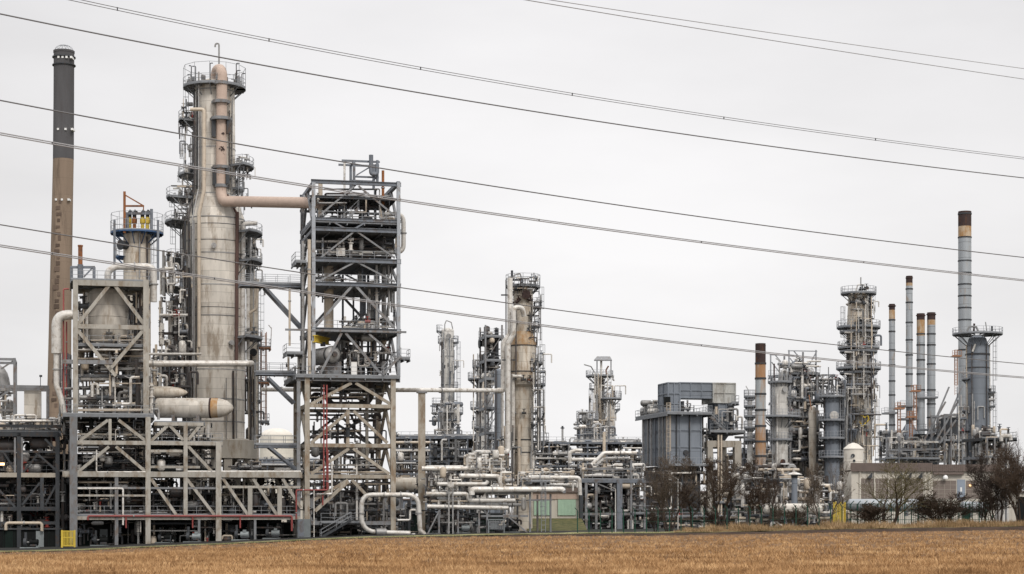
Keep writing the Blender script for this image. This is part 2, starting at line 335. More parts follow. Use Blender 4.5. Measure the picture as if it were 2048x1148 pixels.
class Frame(Grid):
    def __init__(s, name, label, cat, px0, Y, depth, group=None, th=TH, rootpx=None):
        super().__init__(px0, Y, th); s.depth = depth
        s.root = thing(name, label, cat, s.g(rootpx if rootpx else px0), group)
    def post(s, px, py0, py1, w, mat='steel_grey', ts=None, I=False, px1=None):
        for t in (ts if ts is not None else (0, s.depth)):
            a = s.q(px, py0, t); b = s.q(px if px1 is None else px1, py1, t) if py1 else s.g(px, t) - V(0, 0, .3)
            if not py1: b = V(a.x, a.y, b.z)
            part(s.root, 'post', mat, lambda m: (m.ibar if I else m.bar)(a, b, s.m(w), s.m(w), s.d))
    def beam(s, x0, y0, x1, y1, w, mat='steel_grey', ts=None, I=False, name='beam', dx=0):
        for t in (ts if ts is not None else (0, s.depth)):
            a = s.q(x0, y0, t + dx); b = s.q(x1, y1, t + dx)
            if abs(y1 - y0) <= 2: a.z = b.z = (a.z + b.z) / 2
            part(s.root, name, mat, lambda m: (m.ibar if I else m.bar)(a, b, s.m(w) * .8, s.m(w)))
    def brace(s, x0, y0, x1, y1, w, mat='steel_grey', ts=None, I=False): s.beam(x0, y0, x1, y1, w, mat, ts, I, 'brace', .05)
    def kbrace(s, ax, ay, xl, xr, yb, w, mat='steel_grey', ts=None):
        s.brace(ax - 4, ay, xl, yb, w, mat, ts); s.brace(ax + 4, ay, xr, yb, w, mat, ts)
    def side(s, px, py, w, mat='steel_grey', t0=0, t1=None, py2=None, name='beam'):
        t1 = s.depth if t1 is None else t1
        part(s.root, name, mat, lambda m: m.bar(s.q(px, py, t0), s.q(px, py2 or py, t1), s.m(w), s.m(w)))
    def deck(s, x0, x1, py, t0=0, t1=None, th=.22, mat='deck', rails='fb', r=.05, over=0, name='deck', railmat='railing'):
        t1 = s.depth if t1 is None else t1
        c = [s.q(x0, py, t0 - over), s.q(x1, py, t0 - over), s.q(x1, py, t1 + over), s.q(x0, py, t1 + over)]
        zm = (c[0].z + c[1].z) / 2
        for k in c: k.z = zm
        def f(m):
            m.poly([k - V(0, 0, th) for k in c], (0, 0, th))
            n = max(2, int((c[1] - c[0]).length / 2.2))
            for i in range(n + 1):
                a = c[0].lerp(c[1], i / n); b = c[3].lerp(c[2], i / n); m.bar(a - V(0, 0, th + .13), b - V(0, 0, th + .13), .12, .24)
        o = part(s.root, name, mat, f)
        for ch_, (i_, j_) in (('f', (0, 1)), ('b', (3, 2)), ('l', (0, 3)), ('r', (1, 2))):
            if ch_ in rails: part(o, 'railing', railmat, lambda m: m.rail(c[i_], c[j_], r=r))
        return o
    def stair(s, x0, y0, x1, y1, t=0, wd=.9, mat='steel_grey'):
        a = s.q(x0, y0, t); b = s.q(x1, y1, t)
        def f(m):
            for k in (0, wd):
                o = s.d * k; m.bar(a + o, b + o, .06, .28)
            n = int(abs(b.z - a.z) / .24)
            for i in range(1, n): c = a.lerp(b, i / n); m.bar(c, c + s.d * wd, .24, .04)
        o = part(s.root, 'stair', mat, f)
        def g(m):
            for k in (0, wd):
                oo = s.d * k + V(0, 0, 1); m.bar(a + oo, b + oo, .06); m.bar(a + oo * .999 - V(0, 0, .5), b + oo - V(0, 0, .5), .045)
                n = max(2, int((b - a).length / 1.5))
                for i in range(n + 1): c = a.lerp(b, i / n) + s.d * k; m.bar(c, c + V(0, 0, 1), .05)
        part(o, 'handrail', 'railing', g)
def caged_ladder(m, a, b, out, r=.04, cage=True):
    """a lower, b upper point of one vertical ladder; out: unit vector away from what it is fixed to"""
    side = Vector(out).cross(V(0, 0, 1)).normalized() * .26; out = Vector(out)
    for k in (-1, 1): m.bar(a + side * k, b + side * k, r)
    n = int((b.z - a.z) / .6)
    for i in range(n): c = a + V(0, 0, .3 + i * .6); m.bar(c - side, c + side, r * .8)
    if cage and b.z - a.z > 3:
        z0 = a.z + 2.2; H = int((b.z - z0) / 1.2) + 1
        ring = [side * math.cos(t) * 1.35 + out * (math.sin(t) * .72) for t in [math.pi * j / 5 for j in range(6)]]
        for j in (0, 1, 2, 3, 4, 5): m.bar(V(a.x, a.y, z0) + ring[j], V(a.x, a.y, b.z) + ring[j], r * .6)
        for i in range(H + 1):
            z = z0 + (b.z - z0) * i / H
            for j in range(5): m.bar(V(a.x, a.y, z) + ring[j], V(a.x, a.y, z) + ring[j + 1], r * .8)
def ring_platform(root, cx, cy, ri, ro, z, a0, a1, h=1.1, r=.045, railmat='railing', mat='deck', tall=0):
    full = a1 - a0 > 355; n = max(4, int((a1 - a0) / 15)); A = [R(a0 + (a1 - a0) * i / n) for i in range(n + 1)]
    def pt(a, rr, zz): return V(cx + rr * math.cos(a), cy + rr * math.sin(a), zz)
    def f(m):
        for i in range(n):
            a, b = A[i], A[i + 1]
            m.hexa([pt(a, ri, z - .06), pt(a, ro, z - .06), pt(b, ro, z - .06), pt(b, ri, z - .06), pt(a, ri, z), pt(a, ro, z), pt(b, ro, z), pt(b, ri, z)])
            m.bar(pt(a, ro, z - .1), pt(b, ro, z - .1), .07, .2)
        for a in A[::2]:
            m.bar(pt(a, ri * .97, z - .2), pt(a, ro, z - .2), .1, .2)
            m.bar(pt(a, ri * .98, z - (ro - ri) * .8 - .3), pt(a, ro * .96, z - .2), .1)
    o = part(root, 'platform', mat, f)
    def g(m):
        for i in range(n):
            a, b = A[i], A[i + 1]
            for k in (h, h * .5): m.bar(pt(a, ro, z + k), pt(b, ro, z + k), r)
            m.bar(pt(a, ro, z + .08), pt(b, ro, z + .08), .02, .15)
        for a in A: m.bar(pt(a, ro, z), pt(a, ro, z + h), r)
        if not full:
            for a in (A[0], A[-1]):
                for k in (h, h * .5): m.bar(pt(a, ri, z + k), pt(a, ro, z + k), r)
        if tall:
            for a in A[::2]: m.bar(pt(a, ro, z), pt(a, ro, z + tall), r * 1.2)
            for i in range(0, n - 1, 2): m.bar(pt(A[i], ro, z + tall), pt(A[min(i + 2, n)], ro, z + tall), r)
    part(o, 'railing', railmat, g)
class Tower:
    """round column: profile [(py, radius px)] from the top down, seen centred on cx at depth Y"""
    def __init__(s, name, label, cat, cx, Y, prof, mat='cladding', group=None, head=True, base=True, n=40, far=False, ridge=2.9, partname='shell'):
        s.cx, s.Y = cx, Y; s.k = Y / FPX; c = P(cx, HY, Y); s.x, s.y = c.x, c.y; s.zg = gz(c.x, c.y); s.far = far
        s.rm = 'railing_far' if far else 'railing'
        s.root = thing(name, label, cat, (c.x, c.y, s.zg), group)
        pr = [(r * s.k, P(cx, py, Y).z) for py, r in prof]
        s.prof = pr
        if base: pr = pr + [(pr[-1][0], s.zg - .3)]
        q = []
        if head:
            r0, z0 = pr[0]
            for t in (5, 25, 45, 65, 80): q.append((r0 * math.sin(R(t)), z0 + r0 * .5 * math.cos(R(t)) - r0 * .0))
        for i in range(len(pr)):
            q.append(pr[i])
            if i + 1 < len(pr) and ridge:
                (ra, za), (rb, zb) = pr[i], pr[i + 1]; m = int((za - zb) / ridge)
                for j in range(1, m):
                    z = za + (zb - za) * j / m; rr = ra + (rb - ra) * j / m
                    q += [(rr, z + .07), (rr + .035, z + .06), (rr + .035, z - .06), (rr, z - .07)]
        q = q[::-1]
        part(s.root, partname, mat, lambda m: m.lathe((c.x, c.y, 0), q, n))
    def z(s, py): return EYE + (HY - py) * s.k
    def rad(s, z):
        p = s.prof
        if z > p[0][1]: return p[0][0]
        for (ra, za), (rb, zb) in zip(p, p[1:]):
            if za >= z >= zb: return ra + (rb - ra) * ((za - z) / max(za - zb, 1e-6))
        return p[-1][0]
    def plat(s, py, xl, xr, h=1.1, mat='deck', tall=0, rin=None):
        z = s.z(py); r = s.rad(z) if rin is None else rin; L = (s.cx - xl) * s.k; RR = (xr - s.cx) * s.k
        ll, rr = L > r + .3, RR > r + .3
        if ll and rr: a0, a1, ro = 0, 360, max(L, RR)
        elif ll: a0, a1, ro = 140, 205 + (int(py) * 7) % 18, L
        elif rr: a0, a1, ro = -28 - (int(py) * 5) % 18, 42, RR
        else: a0, a1, ro = 215, 325, r + 1.0
        ring_platform(s.root, s.x, s.y, r * .98, ro, z, a0, a1, h, .045 if not s.far else .055, s.rm, mat, tall)
    def front(s, px, py, off=.3):
        z = s.z(py); r = s.rad(z); dx = (px - s.cx) * s.k
        yo = -math.sqrt(max(r * r - dx * dx, 0)) if abs(dx) < r else 0
        return V(s.x + dx, s.y + yo - off, z)
    def pipe(s, pts, r, mat='pipe_white', off=None, n=8, name='pipe'):
        rr = r * s.k; o = rr + .18 if off is None else off
        w = [s.front(x, y, o) for x, y in pts]
        ym = min(p.y for p in w) if len(w) > 1 and abs(pts[0][0] - pts[-1][0]) > 12 else None
        if ym is not None:
            for p in w: p.y = ym
        part(s.root, name, mat, lambda m: m.tube(w, rr, n))
    def ladder(s, px, py0, py1, cage=True):
        a = s.front(px, py1, .45); b = s.front(px, py0, .45); a.y = b.y = min(a.y, b.y)
        dx = a.x - s.x; out = V(dx, a.y - s.y, 0).normalized()
        part(s.root, 'ladder', s.rm, lambda m: caged_ladder(m, a, b, out, .05 if s.far else .04, cage))
    def nozzle(s, px, py, r, mat='pipe_grey', ln=.5):
        a = s.front(px, py, -.15); rr = r * s.k; o = V(a.x - s.x, a.y - s.y, 0).normalized()
        def f(m):
            m.cyl(a, a + o * ln, rr, n=14); m.cyl(a + o * ln, a + o * (ln + .12), rr * 1.3, n=14)
        part(s.root, 'manway', mat, f)
    def ring(s, py, w=3, mat='steel_dark', e=.12):
        z = s.z(py); r = s.rad(z); h = w * s.k / 2
        part(s.root, 'stiffening_ring', mat, lambda m: m.lathe((s.x, s.y, z), [(r * .98, -h), (r + e, -h), (r + e, h), (r * .98, h)], 32))
def pipe_thing(label, pts, r, mat='pipe_white', n=10, supports=(), group=None, cat='pipe', flanges=True, bend=None, name='pipe_run'):
    """one pipe line in world points: pipe, flanges, its own stands"""
    pts = [Vector(p) for p in pts]
    c = sum(pts, Vector()) / len(pts); rt = thing(name, label, cat, (c.x, c.y, min(p.z for p in pts) - r), group)
    part(rt, 'pipe', mat, lambda m: m.tube(pts, r, n, bend))
    if flanges:
        L = [(a, b) for a, b in zip(pts, pts[1:]) if (b - a).length > 8 * r + 1]
        for a, b in L[:6]:
            d = (b - a).normalized(); q = a.lerp(b, .5 if (b - a).length < 14 * r + 2 else .22)
            part(rt, 'flange', 'pipe_grey', lambda m: m.cyl(q - d * .07, q + d * .07, r * 1.35 + .02, n=12))
    for p in supports: part(rt, 'pipe_stand', 'steel_grey', lambda m: (m.bar(p, V(p.x, p.y, gz(p.x, p.y) - .2), .22), m.bar(p - V(.4, 0, 0), p + V(.4, 0, 0), .16)))
    return rt
def valve_mesh(m, c, ax, r):
    ax = Vector(ax).normalized()
    m.cyl(c - ax * r * 2.2, c + ax * r * 2.2, r * 1.1, n=8); m.cyl(c - ax * r * 2.4, c - ax * r * 1.9, r * 1.8, n=10); m.cyl(c + ax * r * 1.9, c + ax * r * 2.4, r * 1.8, n=10)
    m.cyl(c, c + V(0, -.2, 1).normalized() * r * 4, r * .5, n=6); k = c + V(0, -.2, 1).normalized() * r * 4; m.cyl(k, k + V(0, -.01, .06), r * 1.9, n=12)
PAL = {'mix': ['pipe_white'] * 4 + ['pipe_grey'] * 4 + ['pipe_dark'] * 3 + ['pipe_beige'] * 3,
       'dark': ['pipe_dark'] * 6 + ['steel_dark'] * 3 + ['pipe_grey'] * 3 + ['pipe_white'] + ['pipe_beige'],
       'deep': ['pipe_dark'] * 5 + ['steel_dark'] * 3 + ['equipment_dark'] * 2 + ['pipe_grey'] * 2 + ['pipe_white'] * 2,  # the dark and deep mixes darken pipes to deepen shade inside bays
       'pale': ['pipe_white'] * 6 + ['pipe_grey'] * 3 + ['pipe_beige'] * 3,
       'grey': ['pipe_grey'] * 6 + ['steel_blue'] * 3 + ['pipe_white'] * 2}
def pipework(S, rect, n, label, seed, t=(1, 6), r=(.05, .17), pal='mix', cat='pipework', group=None, modes='HVZUTB', valves=.3, name='pipe_manifold', n_side=7):
    """welded pipe manifold in one bay: pipes, valves and small vessels that hang together"""
    rnd = random.Random(seed); x0, x1, y0, y1 = rect
    rt = thing(name, label, cat, S.q((x0 + x1) / 2, y1, (t[0] + t[1]) / 2), group)
    np_ = 0; nv = 0; nb = 0
    lv = [y0 + (y1 - y0) * (i + .5) / 6 for i in range(6)]
    for i in range(n):
        m = rnd.choice(modes); tt = rnd.uniform(*t); rr = rnd.uniform(r[0], r[1]) * (1 if rnd.random() < .8 else 1.5)
        xa = rnd.uniform(x0, x1); xb = rnd.uniform(x0, x1); ya = rnd.choice(lv) + rnd.uniform(-2, 2); yb = rnd.uniform(y0, y1); mt = rnd.choice(PAL[pal])
        t2 = min(max(tt + rnd.uniform(-2.5, 2.5), t[0]), t[1])
        if m == 'H':
            if rnd.random() < .5: xa = x0
            if rnd.random() < .5: xb = x1
            pts = [(xa, ya, tt), (xb, ya, tt)]
        elif m == 'V':
            if rnd.random() < .6: yb = y1
            pts = [(xa, y0 if rnd.random() < .4 else ya, tt), (xa, yb, tt)]
        elif m == 'Z': pts = [(xa, ya, tt), ((xa + xb) / 2, ya, tt), ((xa + xb) / 2, yb, tt), (xb, yb, tt)]
        elif m == 'U':
            h = min((y1 - y0) * .6, 26); w_ = rnd.uniform(8, 24); pts = [(xa, ya + h, tt), (xa, ya, tt), (xa + w_, ya, tt), (xa + w_, ya + h * rnd.uniform(.3, 1), tt)]
        elif m == 'T': pts = [(xa, ya, tt), (xb, ya, tt), (xb, ya, t2), (xb, yb, t2)]
        else:
            if nb > 12: continue
            nb += 1; c = S.q(xa, ya, tt); d = S.a if rnd.random() < .5 else V(0, 0, 1); R0 = rnd.uniform(.25, .55); L = rnd.uniform(.7, 2)
            part(rt, 'vessel', mt, lambda mm: mm.lathe(c - d * L / 2, [(.1, -.25 * R0), (R0 * .8, 0), (R0, .15), (R0, L - .15), (R0 * .8, L), (.1, L + .25 * R0)], 14, axis=d)); continue
        w = [S.q(a, b, c_) for a, b, c_ in pts]
        w = [w[0]] + [b for a, b in zip(w, w[1:]) if (b - a).length > .25]
        if len(w) < 2 or np_ >= 98: continue
        np_ += 1
        part(rt, 'pipe', mt, lambda mm: mm.tube(w, rr, n_side))
        if rnd.random() < valves and nv < 60:
            nv += 1; j = rnd.randrange(len(w) - 1); c = w[j].lerp(w[j + 1], rnd.uniform(.3, .7))
            part(rt, 'valve', rnd.choice(['steel_dark', 'pipe_grey', 'steel_blue', 'pipe_white', 'steel_dark'] + (['red_paint'] if rnd.random() < .12 else [])), lambda mm: valve_mesh(mm, c, w[j + 1] - w[j], max(rr, .09)))
    return rt
def lamp(px, py, S, t, label, lit=False, w=.5):
    c = S.q(px, py, t) if isinstance(S, Grid) else S; rt = thing('floodlight', label, 'lamp', c)
    part(rt, 'housing', 'steel_grey', lambda m: m.box(c.x - w / 2, c.x + w / 2, c.y, c.y + .25, c.z, c.z + w * .5))
    part(rt, 'lens', 'lamp_lit' if lit else 'lamp_white', lambda m: m.box(c.x - w / 2 * .9, c.x + w / 2 * .9, c.y - .05, c.y + .01, c.z + .03, c.z + w * .46))
    part(rt, 'bracket', 'steel_dark', lambda m: m.bar(c + V(0, .15, w * .5), c + V(0, .15, w * .5 + .7), .06))
def bare_tree(px, pyb, Y, hpx, wpx, seed, label, name='bare_tree', cat='tree', stems=1, group=None, twig='twig', dens=1.0, sub=True, lean=0, low=.25):
    rnd = random.Random(seed); b = P(px, pyb, Y); k = Y / FPX; H = hpx * k; W = wpx * k
    rt = thing(name, label, cat, b, group); tr = MB(); br = MB(); MAXN = int(3600 * dens); cnt = [0]
    def seg(m, p, q, r0, r1, n): m.cyl(p, q, r0, r1, n, cap=False)
    queue = []
    for s_ in range(stems):
        az = rnd.uniform(0, 6.283) + 2.4 * s_; sp = rnd.uniform(.05, .2) if stems == 1 else rnd.uniform(.2, .75)
        d = V(math.cos(az) * sp + lean, math.sin(az) * sp, 1).normalized(); o = V(math.cos(az), math.sin(az), 0) * (.02 * H if stems > 1 else 0)
        queue.append((b + o - V(0, 0, .2), d, H * rnd.uniform(.8, 1.05) * (.62 if stems == 1 else .68), H * (.024 if stems < 3 else .016 if stems == 3 else .012), 0))
    while queue:
        p, d, Ln, r, lev = queue.pop(0); n = max(3, 7 - lev); q = p
        for i in range(n):
            wob = .10 + .05 * lev
            d = (d + V(rnd.gauss(0, wob), rnd.gauss(0, wob), rnd.gauss(.03, wob * .7))).normalized(); q2 = q + d * (Ln / n)
            r2 = max(r * (1 - .75 * (i + 1) / n), .011); r1 = max(r * (1 - .75 * i / n), .012)
            seg(tr if lev == 0 else br, q, q2, r1, r2, 6 if lev == 0 else (4 if lev == 1 else 3)); q = q2
            if lev < 4 and i >= (1 if lev == 0 and stems > 1 else (2 if lev == 0 else 0)):
                for _ in range(1 + (lev > 0) * (rnd.random() < .6)):
                    if cnt[0] > MAXN or rnd.random() < .12: continue
                    cnt[0] += 1; a2 = rnd.uniform(0, 6.283); side = V(math.cos(a2), math.sin(a2), rnd.uniform(-.15, .45)).normalized()
                    nd = (d + side * rnd.uniform(.55, 1.2)).normalized(); rem = 1 - i / n
                    queue.append((q, nd, Ln * rnd.uniform(.46, .74) * (.5 + .6 * rem), r1 * .55, lev + 1))
    A = np.array(br.v); zt = np.percentile(A[:, 2], 99.3) - b.z; sz = H / zt; xw = max(np.percentile(abs(A[:, 0] - b.x), 88), .1); sx_ = (W / 2) / xw
    for m in (tr, br): m.v = [(b.x + (v[0] - b.x) * sx_, b.y + (v[1] - b.y) * sx_, b.z + (v[2] - b.z) * (sz if v[2] > b.z else 1)) for v in m.v]
    tr.build('trunk', 'bark', rt, smooth=60); br.build('crown', twig, rt, smooth=60)
    return rt
# ================================================================ ground
def sheet(name, us, ys, dz, mt, kind='structure', wob=0, seed=0):
    rnd = random.Random(seed); vs = []; fs = []; n = len(us)
    for j, y in enumerate(ys):
        for u in us:
            yy = y if not callable(y) else y(u)
            x = u * yy; vs.append((x, yy, gz(x, yy) + dz + (rnd.uniform(-wob, wob) if wob else 0)))
    for j in range(len(ys) - 1):
        for i in range(n - 1): o = j * n + i; fs.append((o, o + 1, o + n + 1, o + n))
    m = MB(); m.add(vs, fs); return m.build(name, mt, None, kind=kind)
def E(px0, y0, px1, y1): return lambda u: float(np.interp(1024 + FPX * u, [px0, px1], [y0, y1]))
US = [(-1.2 + 2.4 * i / 120) for i in range(121)]
sheet('ground', US, [2, 20, 40, 65, 80, 95, 110, 125, 140, 160, 180, 203.7, 205.5, 230, 260, 300, 400, 600, 900, 1500, 3000, 9000, 20000], -.06, 'bank')
sheet('plant_yard', [(-.42 + .76 * i / 60) for i in range(61)], [E(700, 209, 1300, 226), 232, 260, 300, 360, 450], 0, 'yard')
UF = [(-.5 + i / 160) for i in range(161)]
sheet('field', UF, [8, 20, 40, 55, 65, 72, 80, 88, 95, 102, 110, 118, 125, 132, 140, 150, 160, 170, 180, 190, 204], .05, 'field_soil', wob=.03)
sheet('field_furrow', UF, [203.9, 204.3, 204.7, 205.1, 205.5, E(700, 205.6, 1300, 207)], .06, 'furrow', wob=.05)
sheet('grass_verge', UF, [E(700, 205.7, 1300, 207.2), E(500, 209, 1300, 214), E(500, 212, 1200, 225)], .09, 'grass', wob=.04)
nb = 190000
def blades(n, x0f, x1f, dist, height, wdt, mt, name, seed, label, lean=.35, dz=.05, patch=None, cat='crop'):
    rg = np.random.default_rng(seed); u = rg.uniform(x0f, x1f, n); y = dist(rg, u); x = u * y
    # gather the blades into clumps
    if patch: g_ = np.repeat(np.arange(n // 6 + 1), 6)[:n]; x = x[g_] + rg.normal(0, patch, n); y = y[g_] + rg.normal(0, patch, n)
    xs = np.array(EDGE)[:, 0]; es = np.array(EDGE)[:, 1]
    ze = EYE - (np.interp(1024 + FPX * x / y, xs, es) - HY) / FPX * EY; t = np.clip((y - 65) / (EY - 65), 0, 1); t = t * t * (3 - 2 * t); rise = np.clip((y - 203.8) / 1.6, 0, 1) * np.interp(1024 + FPX * x / y, [700, 1300, 2048], [.02, .24, .42]); z = (EYE - 2) + (ze - EYE + 2) * t + dz + rise
    hm_ = 1.0 if height < .5 else (.62 + .38 * np.sin(x * .9) * np.sin(x * .37 + 1) + .3 * np.sin(x * 2.3))
    h = height * rg.uniform(.35, 1.15, n) * hm_; a = rg.uniform(0, 6.283, n); w_ = wdt * rg.uniform(.6, 1.3, n)
    lx = rg.normal(0, lean, n) * h; ly = rg.normal(0, lean, n) * h
    A = np.empty((n, 3, 3)); A[:, 0] = np.stack([x - np.cos(a) * w_, y - np.sin(a) * w_, z - .02], 1); A[:, 1] = np.stack([x + np.cos(a) * w_, y + np.sin(a) * w_, z - .02], 1); A[:, 2] = np.stack([x + lx, y + ly, z + h], 1)
    me = bpy.data.meshes.new(name); me.vertices.add(3 * n); me.vertices.foreach_set('co', A.reshape(-1)); me.loops.add(3 * n); me.loops.foreach_set('vertex_index', np.arange(3 * n, dtype=np.int32))
    me.polygons.add(n); me.polygons.foreach_set('loop_start', np.arange(0, 3 * n, 3, dtype=np.int32)); me.polygons.foreach_set('loop_total', np.full(n, 3, dtype=np.int32)); me.update(); me.validate()
    me.materials.append(MAT[mt]); o = bpy.data.objects.new(name, me); col.objects.link(o); tag(o, label, cat, kind='stuff'); return o
blades(nb, -.29, .29, lambda r, u: 1 / r.uniform(1 / 203.5, 1 / 56, len(u)), .19, .026, 'stubble', 'stubble', 5, 'orange brown stubble covering the harvested field in front', patch=.09, lean=.55)
blades(26000, -.29, .29, lambda r, u: r.uniform(55, 70, len(u)), .24, .02, 'stubble', 'stubble', 6, 'taller brighter stubble along the bottom edge of the photo', patch=.06, lean=.5)
def vdist(r, u):
    a = np.interp(1024 + FPX * u, [700, 1300], [205.2, 207.4]); b = np.interp(1024 + FPX * u, [500, 1300, 1600], [208, 213, 222]); return a + (b - a) * r.uniform(0, 1, len(u))
blades(30000, -.29, .29, vdist, .16, .03, 'grass', 'verge_grass', 7, 'short pale green grass along the far edge of the field', cat='grass')
def vdist2(r, u):
    k = np.clip(r.uniform(0, 1, len(u)), 0, 1); return np.interp(1024 + FPX * u, [1300, 1700], [208, 207.5]) + k * 16
blades(24000, .085, .29, vdist2, .95, .05, 'dry_grass', 'dry_grass', 8, 'tall straw coloured dry grass under the hedge at right', cat='grass')
# ================================================================ big chimney far left
c = P(121, HY, 480); k = 480 / FPX; zg = gz(c.x, c.y)
def zz(py, Y): return EYE + (HY - py) * Y / FPX
ch = thing('chimney', 'tall brown concrete chimney with a sooty black top, far left behind the frames', 'chimney', (c.x, c.y, zg))
def leanlathe(prof, n=36):
    vs = []; fs = []
    for cx, r, z in prof:
        x = (cx - 1024) * k
        for i in range(n): t = 2 * math.pi * i / n; vs.append((x + r * k * math.cos(t), c.y + r * k * math.sin(t), z))
    for j in range(len(prof) - 1):
        o = j * n; fs += [(o + i, o + (i + 1) % n, o + n + (i + 1) % n, o + n + i) for i in range(n)]
    fs += [tuple(range(n - 1, -1, -1)), tuple(range((len(prof) - 1) * n, len(prof) * n))]; m = MB(); m.add(vs, fs); return m
leanlathe([(116, 26, zg - 1), (117.5, 24, zz(850, 480)), (121, 21.6, zz(600, 480)), (125, 20.6, zz(400, 480)), (126.7, 20.4, zz(319, 480))]).build('shaft', 'concrete_stack', ch)
leanlathe([(126.7, 20.5, zz(319, 480)), (127.6, 20.2, zz(200, 480)), (128, 20.2, zz(107, 480)), (128, 21, zz(106, 480)), (128, 21, zz(102, 480))]).build('black_top', 'stack_black_hazed', ch)
for py in (115, 131): leanlathe([(128, 20.5, zz(py + 1, 480)), (128, 23, zz(py + 1, 480)), (128, 23, zz(py - 1, 480)), (128, 20.5, zz(py - 1, 480))]).build('walkway_ring', 'steel_dark', ch)
b = MB()
for i in range(12):
    t = 2 * math.pi * i / 12; pts = [V(P(128, 0, 480).x + 19 * k * math.cos(a) * math.cos(t), c.y + 19 * k * math.cos(a) * math.sin(t), zz(102, 480) + 12 * k * math.sin(a)) for a in (0, .5, 1, 1.5)]
    b.tube(pts, .05, 4)
b.build('lightning_cage', 'railing_far', ch)
for py, xs in ((114, (117, 125, 133, 142)), (258, (116, 131, 144)), (399, (112, 124, 137))):
    for x in xs: q = P(x, py, 480 - 20.6 * k); part(ch, 'lamp', 'lamp_white', lambda m: m.box(q.x - .25, q.x + .25, q.y - .1, q.y + 2.4, q.z - .25, q.z + .25))
for i in range(34):
    z = zz(410 + i * 12.3, 480); cxx = 124.6 - i * .19; r1 = 20.6 + i * .1; x = (cxx - 1 + random.Random(i).uniform(-2, 2) - 1024) * k; h_ = .4 + .9 * random.Random(i + 9).random()
    part(ch, 'inspection_plate', 'concrete_patch', lambda m: m.box(x - .35 - .3 * (i % 3), x + .35, 480 - r1 * k - .06, 480 - r1 * k + 1, z, z + h_))
# ================================================================ left beige frame (upper) with drum
F1 = Frame('steel_structure', 'tall beige steel frame with big diagonal braces around a drum, left of the main column', 'steel frame', 147, 234, 9)
fb = 'fireproofing'
for x, w_ in ((151, 10), (292, 11)): F1.post(x, 560, 828, w_, fb)
F1.beam(147, 567, 297, 567, 11, fb); F1.beam(147, 654, 297, 654, 9, fb); F1.beam(125, 724, 225, 724, 8, 'steel_grey', ts=(0,)); F1.beam(147, 724, 297, 724, 7, fb, ts=(9,))
for py in (567, 654, 724):
    F1.side(151, py, 8, fb); F1.side(292, py, 8, fb)
F1.side(151, 567, 6, fb, py2=655, name='brace'); F1.side(151, 654, 6, fb, py2=724, name='brace')
F1.brace(218, 571, 156, 648, 7, fb); F1.brace(230, 571, 288, 648, 7, fb); F1.brace(155, 660, 232, 752, 7, fb, ts=(0,)); F1.brace(287, 660, 218, 740, 7, fb, ts=(0,))
F1.deck(141, 300, 560, mat='deck', rails='fblr'); F1.deck(150, 292, 689, .3, 8.7, mat='deck', rails='f'); F1.deck(125, 308, 829, -.6, 9, th=.35, mat='deck', rails='flr')
F1.deck(150, 290, 748, 3, 8.7, mat='deck', rails='f')
dr = thing('drum_vessel', 'vertical drum clad in pale banded sheeting inside the beige frame', 'vessel', F1.q(217, 700, 4.5))
dc = F1.q(217, 640, 4.6); rD = 41 * 238 / FPX; z0 = P(0, 676, 238).z; z1 = P(0, 590, 238).z
part(dr, 'shell', 'cladding', lambda m: m.lathe((dc.x, dc.y, 0), [(rD * .3, z0 - rD * .55), (rD * .75, z0 - rD * .35), (rD, z0), (rD, (z0 + z1) / 2 - .05), (rD + .04, (z0 + z1) / 2), (rD, (z0 + z1) / 2 + .05), (rD, z1), (rD * .8, z1 + rD * .3), (rD * .3, z1 + rD * .42)], 40))
for a in range(4): t = a * 1.57 + .7; q = V(dc.x + rD * .85 * math.cos(t), dc.y + rD * .85 * math.sin(t), 0); part(dr, 'leg', 'steel_dark', lambda m: m.bar((q.x, q.y, z0 + .2), (q.x, q.y, P(0, 748, 238).z), .35))
part(dr, 'nozzle', 'pipe_grey', lambda m: m.cyl((dc.x, dc.y, z0 - 2.6), (dc.x, dc.y, z0 - 1), .45))
pipework(F1, (256, 286, 580, 685), 46, 'dark pipework crammed between the drum and the right post of the beige frame', 11, (2, 8), (.05, .14), 'dark', modes='VVVUZ')
pipework(F1, (156, 178, 580, 690), 22, 'pipes left of the drum inside the beige frame', 12, (2, 8), (.05, .2), 'dark', modes='VHVZ')
pipework(F1, (155, 288, 664, 688), 34, 'valves and small pipes just below the drum in the beige frame', 13, (.6, 7), (.05, .14), 'mix', modes='HUZVT', valves=.6)
pipework(F1, (155, 290, 694, 748), 60, 'dense pipework under the blue walkway of the beige frame', 14, (.5, 8.5), (.05, .18), 'mix', modes='HUZVTB')
pipework(F1, (150, 306, 748, 826), 84, 'pipes, valves and exchangers standing on the wide deck above the lower frame', 15, (.4, 8.5), (.05, .22), 'mix', modes='HUZVTBV', valves=.5)
pipework(F1, (118, 150, 700, 830), 26, 'pipes climbing beside the left edge of the beige frame', 16, (1, 8), (.05, .16), 'grey', modes='VVHU')
a = F1
def on(S, pts, t): return [S.q(x, y, t if not isinstance(t, (list, tuple)) else t[i]) for i, (x, y) in enumerate(pts)]
pipe_thing('fat silvery pipe curving down from the top deck at the right of the beige frame', on(F1, [(216, 562), (216, 540), (232, 531), (308, 531), (308, 602)], 1), .42, 'pipe_white', 14, bend=.9)
pipe_thing('curved white pipe bending down at the far left of the beige frame', on(F1, [(156, 628), (113, 630), (113, 706)], -.5 + 1), .6, 'pipe_white', 14, bend=2.4)
pipe_thing('pale pipe hanging below the curved one beside the chimney', on(F1, [(113, 706), (113, 770), (122, 795), (128, 826)], .5), .35, 'pipe_white', 12, bend=1.2)
pipe_thing('thin red pipe standing left of the beige frame', on(F1, [(138, 576), (127, 576), (127, 826)], 1), .10, 'pipe_red', 8)
